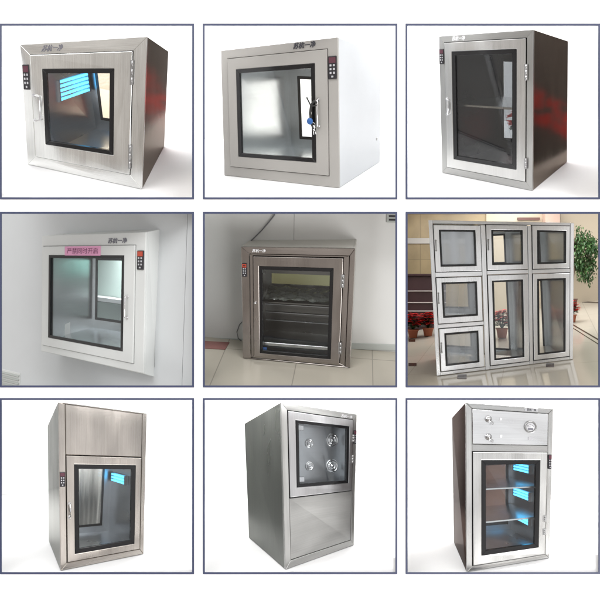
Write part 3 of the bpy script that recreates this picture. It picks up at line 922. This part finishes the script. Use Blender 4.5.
ch = (.13, .86, .06, .86)
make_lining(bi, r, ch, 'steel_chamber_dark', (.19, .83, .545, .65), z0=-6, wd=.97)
M['glass_cream'] = glass('glass_cream', (.56, .57, .42), .6)
bm = bmesh.new(); bi.slab(bm, .185, .835, .54, .655, -59.5, -58.7); build('rear_window', bm, 'glass_cream', r, r)
bm = bmesh.new(); b.slab(bm, .19, .80, .805, .818, -9, -6, bevel=.3); build('top_rail', bm, 'steel_bright', r, r)
bm = bmesh.new(); bi.slab(bm, .15, .85, .45, .462, -54, -24); sh = build('shelf', bm, 'steel_chamber_dark', r, r)
for vv in (.37, .29, .21):
    bm = bmesh.new(); bi.slab(bm, .15, .85, vv, vv + .008, -48, -45, bevel=.2); build('rail', bm, 'steel_chamber', r, r)
bm = bmesh.new(); b.slab(bm, .19, .80, .115, .145, -9, -6, bevel=.4); build('bottom_rail', bm, 'steel_bright', r, r)
M['film'] = paint('film', (.16, .17, .15), .18, coat=.8)
bm = bmesh.new()
nu, nv = 96, 40
g = [[bm.verts.new(bi.P(.17 + .67 * i / nu, .478 + .055 * j / nv + .020 * noise.noise(Vector((i * .10, j * .16, 2))) + .013 * abs(noise.noise(Vector((i * .24, j * .30, 5)))), -26 - 26 * j / nv)) for i in range(nu + 1)] for j in range(nv + 1)]
for j in range(nv):
    for i in range(nu): bm.faces.new((g[j][i], g[j][i + 1], g[j + 1][i + 1], g[j + 1][i])).smooth = True
single('plastic_sheet', bm, 'film', bi.P(.5, .47, -40), 'crumpled clear plastic sheet lying on the shelf inside the dull steel cabinet', 'plastic sheet')
bm = bmesh.new(); b.slab(bm, .185, .225, .083, .115, -2, -1.5); build('sticker', bm, 'blue_tag', d, r)
bm = bmesh.new()
fr = (b.P(.5, .5, 1) - b.P(.5, .5, 0)).normalized()
lathe(bm, b.P(.128, .52, 1.4), fr, [(1.6 * S, 0), (1.6 * S, 1 * S), (1.0 * S, 1.4 * S), (1.0 * S, 3 * S), (0, 3.2 * S)], 16)
build('lock', bm, 'chrome', d, r)
make_hinge(b, r, d, .905, .68, .79); make_hinge(b, r, d, .905, .12, .22)
make_control(b, r, (.008, .052, .743, .860), 'display_orange', style=1)
make_logo(b, r, r, (.100, .224, .955, .982), 'logo_white', bold=.15)
V = b.V
tl, tr, br, bl = V[4:8]
rt = ((tr - tl) + (br - bl)) / 2; upv = (tl - bl)
nrm = rt.cross(upv).normalized()
if nrm.z < 0: nrm = -nrm
f5 = plane_of(V[3], V[2], V[6])
def wp5(u, v, d_=0.): return bl + rt * u + upv * v + nrm * (d_ - .6)
ul = on_wall(199, 300, bl, rt, upv)[0]; ur = on_wall(401, 300, bl, rt, upv)[0]; vt = on_wall(300, 205, bl, rt, upv)[1]
us = on_wall(294, 225, bl, rt, upv)[0]
hi5 = edge(bl, rt, upv, 206, 199, 401)
bm = bmesh.new(); wquad(bm, wp5, ul, .03, lambda u: -.06, hi5, -5, 0); wquad(bm, wp5, .97, ur, lambda u: -.06, hi5, -5, 0)
wquad(bm, wp5, .03, us - .0015, lambda u: .97, hi5, -5, 0); wquad(bm, wp5, us + .0015, .97, lambda u: .97, hi5, -5, 0)
single('wall', bm, 'grey_wall', W(wp5(.5, 0)), kind='structure')
M['skirting'] = paint('skirting', (.40, .42, .40), .5)
bm = bmesh.new(); wslab(bm, wp5, ul, .01, -.03, .03, .05, 1.2, .2); wslab(bm, wp5, .99, ur, -.03, .03, .05, 1.2, .2)
single('skirting', bm, 'skirting', W(wp5(ul, 0)), kind='structure')

def tile_floor(name, col, col2, rough, tile, grout, mott=.05, spec=.5, rot=0., wear=1.2):
    m, nt, bs = new_mat(name)
    N, L = nt.nodes, nt.links
    tc = N.new('ShaderNodeTexCoord')
    mp = N.new('ShaderNodeMapping'); mp.inputs['Rotation'].default_value = (0, 0, rot)
    L.new(tc.outputs['Object'], mp.inputs['Vector'])
    br_ = N.new('ShaderNodeTexBrick'); br_.offset = 0
    br_.inputs['Color1'].default_value = (*col, 1); br_.inputs['Color2'].default_value = (*col2, 1); br_.inputs['Mortar'].default_value = (*grout, 1)
    br_.inputs['Scale'].default_value = 1; br_.inputs['Mortar Size'].default_value = .003; br_.inputs['Mortar Smooth'].default_value = .2
    br_.inputs['Brick Width'].default_value = tile; br_.inputs['Row Height'].default_value = tile
    L.new(mp.outputs['Vector'], br_.inputs['Vector'])
    n1 = N.new('ShaderNodeTexNoise'); n1.inputs['Scale'].default_value = wear; n1.inputs['Detail'].default_value = 8; n1.inputs['Distortion'].default_value = 1.2
    L.new(tc.outputs['Object'], n1.inputs['Vector'])
    mr = N.new('ShaderNodeMapRange'); mr.inputs['From Min'].default_value = .3; mr.inputs['From Max'].default_value = .7
    mr.inputs['To Min'].default_value = 1 - mott; mr.inputs['To Max'].default_value = 1 + mott
    L.new(n1.outputs['Fac'], mr.inputs['Value'])
    mx = N.new('ShaderNodeMix'); mx.data_type = 'RGBA'; mx.blend_type = 'MULTIPLY'; mx.inputs['Factor'].default_value = 1
    L.new(br_.outputs['Color'], mx.inputs['A']); L.new(mr.outputs['Result'], mx.inputs['B'])
    L.new(mx.outputs['Result'], bs.inputs['Base Color'])
    bs.inputs['Roughness'].default_value = rough; bs.inputs['Specular IOR Level'].default_value = spec
    M[name] = m
tile_floor('beige_tiles', (.40, .37, .31), (.38, .355, .30), .22, .42, (.25, .23, .20), rot=.1)
def floor_slab(f, pxa, pxb, zb, sink=.4, thick=4., n=10, m=10):
    """floor from the foot of the bay's opening back to depth zb"""
    bm = bmesh.new()
    top = []; bot = []
    for j in range(m + 1):
        px = pxa + (pxb - pxa) * j / m; kx = (px - 300) / 650
        g = lambda z: f(kx * z, -z) - sink + 90.5 / 650 * z
        a0, a1 = 653., zb
        if g(a0) < 0:
            for _ in range(50):
                mid = (a0 + a1) / 2
                if g(mid) < 0: a0 = mid
                else: a1 = mid
        t, b_ = [], []
        for k in range(n + 1):
            z = a0 + (zb - a0) * k / n
            y = f(kx * z, -z) - sink
            t.append(bm.verts.new(W((kx * z, y, -z)))); b_.append(bm.verts.new(W((kx * z, y - thick, -z))))
        top.append(t); bot.append(b_)
    for j in range(m):
        for k in range(n):
            bm.faces.new((top[j][k], top[j + 1][k], top[j + 1][k + 1], top[j][k + 1])); bm.faces.new((bot[j][k], bot[j][k + 1], bot[j + 1][k + 1], bot[j + 1][k]))
        bm.faces.new((top[j][0], bot[j][0], bot[j + 1][0], top[j + 1][0])); bm.faces.new((top[j][n], top[j + 1][n], bot[j + 1][n], bot[j][n]))
    for k in range(n):
        bm.faces.new((top[0][k], top[0][k + 1], bot[0][k + 1], bot[0][k])); bm.faces.new((top[m][k], bot[m][k], bot[m][k + 1], top[m][k + 1]))
    return bm
single('floor', floor_slab(f5, 199, 401, 800), 'beige_tiles', b.base(), kind='structure')
# red-brown mat by the wall
def on_floor(f, px, py, lift=0.):
    a0, a1 = 400., 3000.
    g = lambda z: (300 - py) / 650 * z - f((px - 300) / 650 * z, -z)
    for _ in range(80):
        m_ = (a0 + a1) / 2
        if (g(a0) < 0) != (g(m_) < 0): a1 = m_
        else: a0 = m_
    x = (px - 300) / 650 * a0
    return Vector((x, f(x, -a0) + lift, -a0))
def floor_patch(name, f, quad, h, mat, **kw):
    bm = bmesh.new()
    q = [on_floor(f, *p) for p in quad]
    hexa(bm, [W(p + Vector((0, h, 0))) for p in q] + [W(p + Vector((0, -.3, 0))) for p in q])
    return single(name, bm, mat, W(sum(q, Vector()) / 4), **kw)
M['red_mat'] = paint('red_mat', (.20, .085, .075), .85, bump=.3, bscale=250, mott=.15)
floor_patch('floor_mat', f5, [(204, 341), (229.5, 342.5), (225, 349.5), (200, 348)], .25, 'red_mat', label='reddish brown mat on the floor tiles left of the dull steel cabinet', cat='mat')
# cable from above to the cabinet top, and its lower end at the left
def wall_pt(px, py, d): u, v = on_wall(px, py, bl, rt, upv); return W(wp5(u, v, d))
M['cable'] = paint('cable', (.14, .14, .15), .5)
bm = bmesh.new()
tube(bm, [wall_pt(276, 206, 2), wall_pt(274.5, 215, 2), wall_pt(269, 222, 2), wall_pt(262, 230, 2), wall_pt(254, 238, 2.5), wall_pt(249.3, 242.5, 3), wall_pt(249, 248, 3)], .75 * S, 8)
single('cable', bm, 'cable', wall_pt(262, 230, 2), 'thin dark cable running up the wall from the top of the dull steel cabinet', 'cable')
bm = bmesh.new()
tube(bm, [wall_pt(246, 318, 3), wall_pt(240, 324, 3), wall_pt(237.5, 331, 4), wall_pt(239, 337, 5), on_floor(f5, 241.5, 341.5, .6) and W(on_floor(f5, 241.5, 341.5, .6))], .6 * S, 8)
single('cable', bm, 'cable', wall_pt(239, 337, 3), 'short loop of cable at the lower left edge of the dull steel cabinet', 'cable')
# vent high on the wall
vr = Root('wall_vent', wall_pt(392, 224, 1), 'small grey vent with two dark slots high on the wall above the tiled floor', 'vent')
a_ = on_wall(387, 212, bl, rt, upv); c_ = on_wall(399, 222.5, bl, rt, upv)
bm = bmesh.new(); wslab(bm, wp5, a_[0], c_[0], c_[1], a_[1], .05, 1.5, .3); build('vent_plate', bm, 'vent_slat', vr, vr)
for py in (216, 219.7):
    e_ = on_wall(389, py - .9, bl, rt, upv); g2 = on_wall(397, py + .9, bl, rt, upv)
    bm = bmesh.new(); wslab(bm, wp5, e_[0], g2[0], g2[1], e_[1], 1.4, 1.9); build('slot', bm, 'black_plastic', vr, vr)

M['steel_bank'] = steel('steel_bank', (.76, .765, .77), .24)
# ------------------------------------------------------------------ cabinet 6: bank of seven doors in a lobby
b = B[6]
r = Root('pass_box_bank', b.base(), 'wide bank of seven glazed steel doors, two tall and five small, in a lobby', 'pass box', GROUP)
D_ = [((.030, .361, .666, .971), (.070, .324, .701, .939), 'steel_white', 0), ((.398, .684, .669, .977), (.435, .650, .705, .942), 'steel_bank', 1),
      ((.715, .973, .669, .977), (.749, .945, .705, .942), 'steel_bank', 1), ((.030, .356, .331, .630), (.070, .321, .370, .598), 'steel_white', 0),
      ((.033, .356, .024, .301), (.072, .319, .057, .269), 'steel_white', 0), ((.399, .685, .025, .637), (.430, .648, .058, .599), 'steel_bank', 1),
      ((.715, .974, .026, .636), (.746, .944, .062, .599), 'steel_bank', 1)]
bm = bmesh.new()
e = .0
def fs(u0, u1, v0, v1, al, z=0): b.slab(bm, u0, u1, v0, v1, -3.5, z, along=al, bevel=.5)
fs(0, .028, 0, 1, 'v'); fs(.976, 1, 0, 1, 'v'); fs(.363, .396, 0, .974, 'v', .2); fs(.687, .713, 0, .974, 'v', .2)
fs(.028, .976, .979, 1, 'u', -.1)
for (u0, u1) in ((.028, .363), (.396, .687), (.713, .976)): fs(u0, u1, 0, .022, 'u', -.1)
fs(.028, .363, .633, .664, 'u'); fs(.028, .363, .303, .329, 'u'); fs(.396, .687, .640, .667, 'u'); fs(.713, .976, .639, .667, 'u')
build('front_frame', bm, 'steel_bank', r, r)
bd6 = Body(b.V[:4] + [p + (p - q) * 0.9 for p, q in zip(b.V[4:], b.V[:4])])
rim = bmesh.new()
for (u0, u1, v0, v1) in ((0, .012, 0, 1), (.988, 1, 0, 1), (.012, .988, .988, 1), (.012, .988, 0, .012)): bd6.slab(rim, u0, u1, v0, v1, -bd6.D, -3.6, along='z')
build('casing', rim, 'steel_bright', r, r)
for k, (dr, gl, mt, kind) in enumerate(D_):
    pane = {0: 'glass_white_reflection', 3: 'glass_haze', 4: 'glass_haze'}.get(k, 'glass_clear')
    if k == 0: M['glass_white_reflection'] = glass('glass_white_reflection', (.96, .97, .98), 1.0, film=.75); M['glass_haze'] = glass('glass_haze', (.96, .97, .98), 1.0, film=.28)  # white layer on the left panes stands for their pale reflections
    d = make_door(b, r, dr, gl, mt, z1=1.2, border=2.2, pane=pane, gap=.35, bmat='black_border')
    hh = (dr[3] - dr[2])
    if kind == 0 or k == 1:
        make_handle(b, r, d, dr[0] + .013, dr[2] + hh * .42, dr[2] + hh * .70, out=3.5, r=.6, mat='dull_metal')
    ch = (dr[0] + .012, dr[1] - .012, dr[2] + .012, dr[3] - .012)
    rw = (ch[0] + .03, ch[1] - .035, ch[2] + .04, ch[3] - .03)
    make_lining(bd6, r, ch, 'steel_chamber_light', rw, z0=-6, wd=.99, t=.8)
    make_rear_window(bd6, r, rw, 'glass_clear', wd=.99, border=1.8)
# lobby floor, walls and what stands in it
V = b.V
q1, q2 = V[3], V[2]
bz = -.085
bx_ = ((q2.y - q1.y) - bz * (q2.z - q1.z)) / (q2.x - q1.x)
f6 = lambda x, z: q1.y + bx_ * (x - q1.x) + bz * (z - q1.z)
tile_floor('lobby_marble', (.50, .46, .385), (.485, .445, .37), .12, .62, (.40, .36, .30), mott=.05, rot=.35, wear=.9)
single('floor', floor_slab(f6, 345, 660, 1400, m=14), 'lobby_marble', W((q1 + q2) / 2), kind='structure')
M['inlay'] = paint('inlay', (.045, .028, .022), .2)
for (x, y, w_, h_) in ((412, 340.5, 3.2, 1.2), (412.5, 364.5, 4, 1.5), (462, 376.5, 4.6, 2.2), (550, 365, 4, 1.8)):
    floor_patch('floor_inlay', f6, [(x - w_, y - h_), (x + w_, y - h_), (x + w_, y + h_), (x - w_, y + h_)], .12, 'inlay', kind='structure')
for q in ([(573, 296.8), (602, 297.6), (602, 298.7), (573, 298)], [(573, 300.8), (602, 302), (602, 303), (573, 302)], [(573, 324.2), (602, 341), (602, 342.4), (573, 325.4)], [(573, 327.6), (602, 346), (602, 346.8), (573, 328.4)]):
    floor_patch('floor_inlay', f6, q, .12, 'inlay', kind='structure')

def stone(name, c1, c2, mortar, w_, h_):
    tile_floor(name, c1, c2, .4, w_, mortar, mott=.25, wear=2.2)
    M[name].node_tree.nodes['Brick Texture'].inputs['Row Height'].default_value = h_
    nt = M[name].node_tree
    mp = nt.nodes['Mapping']; mp.inputs['Rotation'].default_value = (math.radians(-90), 0, 0)
ZB = 1290.
stone('lobby_stone', (.33, .25, .13), (.29, .22, .12), (.20, .15, .08), .9, .45)
M['lobby_plaster'] = paint('lobby_plaster', (.47, .40, .30), .55, mott=.05, mscale=1.2)
M['lobby_band'] = paint('lobby_band', (.42, .40, .37), .4)
M['lobby_pink'] = paint('lobby_pink', (.50, .36, .29), .6)
M['lobby_brown'] = paint('lobby_brown', (.12, .055, .045), .5)
def lw(px0, px1, py0, py1, z0, z1, mat, name, kind='structure', bevel=0, **kw):
    p0 = at(px0, py0, z0); p1 = at(px1, py1, z0)
    bm = bmesh.new(); box(bm, W((p0.x, p1.y, -z1)), W((p1.x, p0.y, -z0)), bevel)
    return single(name, bm, mat, W((p0.x, p1.y, -z0)), kind=kind, **kw)
lw(330, 486, 190, 350, ZB + 6, ZB + 20, 'lobby_stone', 'wall')
lw(330, 486, 238, 243.5, ZB + 3, ZB + 5.8, 'lobby_band', 'wall_band')
lw(486.3, 545, 190, 345, ZB + 3, ZB + 20, 'lobby_plaster', 'wall')
lw(545.4, 560, 190, 345, ZB - 14, ZB + 20, 'lobby_pink', 'column')
lw(560.4, 640, 190, 345, ZB + 3, ZB + 20, 'lobby_plaster', 'wall')
lw(518, 540, 217.5, 220, ZB - 2, ZB + 2, 'lobby_brown', 'wall_trim')
# reception counter
c0 = at(350, 276, ZB - 40); c1 = at(446, 338, ZB - 40)
ct = Root('reception_counter', W(((c0.x + c1.x) / 2, f6(c0.x, -ZB), -ZB + 40)), 'dark mahogany reception counter with pale trim lines at the lobby back wall', 'counter')
M['counter_wood'] = paint('counter_wood', (.040, .018, .020), .35, mott=.25)
M['counter_trim'] = paint('counter_trim', (.55, .50, .48), .3)
bm = bmesh.new(); box(bm, W((c0.x, at(0, 345, ZB - 40).y, -(ZB - 4))), W((c1.x, c0.y, -(ZB - 40))), .6); build('counter_body', bm, 'counter_wood', ct, ct)
bm = bmesh.new(); box(bm, W((c0.x - 3, c0.y + .2, -(ZB - 2))), W((c1.x + 3, c0.y + 4, -(ZB - 46))), .6); build('worktop', bm, 'counter_wood', ct, ct)
for py in (291, 302.5, 311):
    y = at(0, py, ZB - 41).y
    bm = bmesh.new(); box(bm, W((c0.x, y - .9, -(ZB - 40.2))), W((c1.x + .2, y + .9, -(ZB - 42.5))), .2); build('trim_strip', bm, 'counter_trim', ct, ct)

# plants
M['leaf_green'] = paint('leaf_green', (.030, .085, .022), .45, mott=.35, mscale=9)
M['leaf_light'] = paint('leaf_light', (.075, .15, .045), .45, mott=.3, mscale=9)
M['bract_red'] = paint('bract_red', (.78, .018, .015), .5, mott=.25, mscale=20)
M['terracotta'] = paint('terracotta', (.36, .11, .055), .75, mott=.12)
M['bark'] = paint('bark', (.10, .07, .045), .9, bump=.5, bscale=90)
M['soil'] = paint('soil', (.02, .015, .01), 1.)
def leaf(bm, p, d, up_, ln, wd, mi=0, droop=.25):
    d = d.normalized(); sd = d.cross(up_)
    if sd.length < .01: sd = d.cross(Vector((1, 0, 0)))
    sd.normalize(); nn = sd.cross(d).normalized()
    pr = [(0, 0), (.3, .42), (.6, .5), (.85, .26), (1, 0)]
    L_ = []; R_ = []
    for t, w in pr:
        c = p + d * ln * t - nn * (droop * ln * t * t)
        L_.append(bm.verts.new(c + sd * wd * w - nn * .06 * wd)); R_.append(bm.verts.new(c - sd * wd * w - nn * .06 * wd) if w else L_[-1])
    for k in range(len(pr) - 1):
        vs = []
        for v in (L_[k], L_[k + 1], R_[k + 1], R_[k]):
            if v not in vs: vs.append(v)
        if len(vs) > 2:
            f = bm.faces.new(vs); f.material_index = mi; f.smooth = True
def poinsettia(base, h, w, label, seed):
    rnd = random.Random(seed)
    t = Root('potted_poinsettia', base, label, 'plant', 'red poinsettias in terracotta pots')
    ph = h * .36
    bm = bmesh.new(); lathe(bm, base, Vector((0, 0, 1)), [(w * .20, 0), (w * .27, ph * .85), (w * .31, ph * .86), (w * .31, ph), (w * .26, ph), (w * .25, ph * .9), (0, ph * .9)], 20)
    build('pot', bm, 'terracotta', t, t)
    bm = bmesh.new(); bg = bmesh.new(); bs = bmesh.new()
    top = base + Vector((0, 0, ph * .9))
    for s in range(16):
        a = s * 2.4 + rnd.random() * .5; rr = w * (.08 + .36 * math.sqrt(s / 15))
        hd = base + Vector((math.cos(a) * rr, math.sin(a) * rr, h * (.98 - .42 * (s / 15)) + rnd.uniform(-.03, .03) * h))
        tube(bs, [top, (top + hd) / 2 + Vector((0, 0, .05 * h)), hd], w * .012, 5)
        for k in range(15):
            an = k * 2.4 + rnd.random() * .3; el = .45 - .09 * (k // 4) + rnd.uniform(-.1, .1)
            dd = Vector((math.cos(an), math.sin(an), el)); leaf(bm, hd, dd, Vector((0, 0, 1)), w * rnd.uniform(.24, .36), w * .17)
        for k in range(9):
            an = rnd.random() * 6.28; pp = top.lerp(hd, rnd.uniform(.45, .92))
            leaf(bg, pp, Vector((math.cos(an), math.sin(an), .1)), Vector((0, 0, 1)), w * rnd.uniform(.24, .34), w * .17)
    build('stem', bs, 'leaf_green', t, t); build('leaves', bg, 'leaf_green', t, t); build('bracts', bm, 'bract_red', t, t)
def pot_at(px, py, pyt, w_px, label, seed, f=f6, z=None):
    p = on_floor(f, px, py); z = -p.z
    poinsettia(W(p), (py - pyt) / 650 * z * S, w_px / 650 * z * S, label, seed)
pot_at(413, 338, 314, 19, 'red poinsettia in a terracotta pot at the left edge of the lobby', 1)
pot_at(428, 336, 313, 19, 'red poinsettia half hidden behind the bank of doors', 2)
pot_at(572.5, 322, 301, 13, 'red poinsettia mostly hidden behind the right end of the bank of doors', 6)
pot_at(502, 338, 310, 20, 'red poinsettia seen through the taller door of the middle column', 3)
# weeping fig on the right
p = on_floor(f6, 571.5, 309); z = -p.z; k_ = z / 650 * S
bp = W(p)
t = Root('weeping_fig', bp, 'leafy green weeping fig tree behind the right end of the bank of doors', 'tree')
bm = bmesh.new(); lathe(bm, bp, Vector((0, 0, 1)), [(4.2 * k_, 0), (5.4 * k_, 9 * k_), (5.8 * k_, 9.2 * k_), (5.8 * k_, 10.4 * k_), (5 * k_, 10.4 * k_), (0, 9.4 * k_)], 24); build('pot', bm, 'lobby_brown', t, t)
bm = bmesh.new(); tube(bm, [bp + Vector((0, 0, 8 * k_)), bp + Vector((.6 * k_, 0, 22 * k_)), bp + Vector((3.2 * k_, 0, 42 * k_)), bp + Vector((9 * k_, 0, 70 * k_))], [1.0 * k_, .85 * k_, .7 * k_, .3 * k_], 8)
rnd = random.Random(5)
crown = bmesh.new()
cc = bp + Vector((13 * k_, 0, 57 * k_))
for s in range(95):
    a = rnd.random() * 6.28; e = rnd.uniform(-.95, 1); ra_ = (1 - e * e) ** .5
    sh_ = 1.0 if e > -.2 else .72
    tip = cc + Vector((math.cos(a) * ra_ * 14.5 * k_ * sh_, math.sin(a) * ra_ * 12 * k_, e * 28 * k_)) * rnd.uniform(.55, 1)
    st = bp + Vector((0, 0, rnd.uniform(44, 66) * k_))
    mid = st.lerp(tip, .55) + Vector((0, 0, 5 * k_))
    if s % 3 == 0: tube(bm, [st, mid, tip], [.35 * k_, .22 * k_, .1 * k_], 5)
    for k in range(26):
        pp = tip + Vector((rnd.gauss(0, 2.1), rnd.gauss(0, 2.1), rnd.gauss(-.8, 2.4))) * k_
        an = rnd.random() * 6.28
        leaf(crown, pp, Vector((math.cos(an), math.sin(an), rnd.uniform(-1.6, -.1))), Vector((0, 0, 1)), rnd.uniform(2.6, 4.2) * k_, 1.3 * k_, mi=1 if rnd.random() < .28 else 0)
build('trunk', bm, 'bark', t, t)
build('crown', crown, ['leaf_green', 'leaf_light'], t, t)

# a red poinsettia behind cabinet 3, seen through its rear window
b3 = B[3]
pb = b3.P(.30, .0, -b3.D - 26)
f3 = plane_of(b3.V[3], b3.V[2], b3.V[6])
pr = b3.raw(.36, 0, -b3.D * 1.22)
poinsettia(W((pr.x, f3(pr.x, pr.z) - .4, pr.z)), 62 * S, 48 * S, 'red poinsettia behind the tall smoked-glass cabinet, seen through its window', 4)

# ------------------------------------------------------------------ light
wd = bpy.data.worlds.new('World'); scene.world = wd; wd.use_nodes = True
nt = wd.node_tree; N, L = nt.nodes, nt.links
bg = N['Background']
tc = N.new('ShaderNodeTexCoord'); sp = N.new('ShaderNodeSeparateXYZ'); L.new(tc.outputs['Generated'], sp.inputs['Vector'])
cr = N.new('ShaderNodeValToRGB'); el = cr.color_ramp.elements
el[0].position = 0.0; el[0].color = (.30, .27, .24, 1); el[1].position = 1.0; el[1].color = (1, 1, 1, 1)
for p_, c_ in ((.30, (.62, .59, .56, 1)), (.44, (.85, .83, .81, 1)), (.53, (.84, .85, .87, 1)), (.62, (.98, 1.0, 1.02, 1))):
    e = el.new(p_); e.color = c_
mr = N.new('ShaderNodeMapRange'); mr.inputs['From Min'].default_value = -1; mr.inputs['From Max'].default_value = 1
L.new(sp.outputs['Z'], mr.inputs['Value']); L.new(mr.outputs['Result'], cr.inputs['Fac'])
nz = N.new('ShaderNodeTexNoise'); nz.inputs['Scale'].default_value = 4.2; nz.inputs['Detail'].default_value = 2
L.new(tc.outputs['Generated'], nz.inputs['Vector'])
rp_ = N.new('ShaderNodeValToRGB'); e2 = rp_.color_ramp.elements
e2[0].position = .40; e2[0].color = (.46, .41, .37, 1); e2[1].position = .57; e2[1].color = (1.15, 1.15, 1.15, 1)
L.new(nz.outputs['Fac'], rp_.inputs['Fac'])
mx = N.new('ShaderNodeMix'); mx.data_type = 'RGBA'; mx.blend_type = 'MULTIPLY'; mx.inputs['Factor'].default_value = 1
L.new(cr.outputs['Color'], mx.inputs['A']); L.new(rp_.outputs['Color'], mx.inputs['B']); L.new(mx.outputs['Result'], bg.inputs['Color'])
bg.inputs['Strength'].default_value = WORLD_STRENGTH

def area(name, loc, target, sx, sy, power, col=(1, 1, 1)):
    l = bpy.data.lights.new(name, 'AREA'); l.shape = 'RECTANGLE'; l.size = sx; l.size_y = sy; l.energy = power; l.color = col
    o = bpy.data.objects.new(name, l); COL.objects.link(o)
    o.location = loc
    o.rotation_euler = (Vector(target) - Vector(loc)).to_track_quat('-Z', 'Y').to_euler()
    return o
for sx in (-1, 1):
    area('added_softbox', (3.2 * sx, -2.6, 7.0), (0, 3.25, 1.9), 4.0, 4.0, FRONT_P)  # unseen lamps added to bring the white board up to full white
area('added_softbox', (4.2, -2.4, -3.2), (0, 3.25, 1.3), 5.0, 4.0, FRONT_P * 1.5)  # added fill from below, out of view
area('added_softbox', (0, 4.15, 4.4), (0, 4.4, 2.4), 5.5, 1.6, TOP_P)  # added overhead fill that whitens the top row's bays
area('hidden_fill_strip', (0, 3.95, CZ - .585), (0, 3.951, .2), 5.0, .05, ROW3_P)  # unseen strips added to whiten the bottom row's stands and backdrop
area('hidden_fill_strip', (0, 4.45, CZ - .650), (0, 4.95, -.2), 5.0, .05, ROW3_P * .75)
area('hidden_fill_strip', (0, 3.44, CZ - .512), (0, 3.5, .2), 5.0, .03, ROW3_P * .20)
area('hidden_fill', ROOM4, ROOM4 - Vector((0, 0, 1)), .5, .12, 13)  # added lamp hidden behind the wall, brightens the room and chamber
area('hidden_fill', (2.0, 5.6, CZ + .95), (2.2, 5.7, 1), 1.4, 1.2, LOBBY_P)  # unseen lamp added above the lobby to brighten it

# ------------------------------------------------------------------ camera
cam = bpy.data.cameras.new('camera'); cam.sensor_width = 36; cam.lens = 36 * 650 / 600; cam.clip_end = 60
co = bpy.data.objects.new('camera', cam); COL.objects.link(co)
co.location = (0, 0, CZ); co.rotation_euler = (math.radians(90), 0, 0)
scene.camera = co
scene.view_settings.view_transform = 'Standard'; scene.view_settings.look = 'None'
scene.view_settings.exposure = 0; scene.view_settings.gamma = 1
scene.render.engine = 'CYCLES'
scene.cycles.max_bounces = 8; scene.cycles.diffuse_bounces = 4; scene.cycles.glossy_bounces = 5; scene.cycles.transparent_max_bounces = 14
scene.cycles.use_denoising = True
scene.cycles.sample_clamp_indirect = 6
scene.cycles.caustics_reflective = False
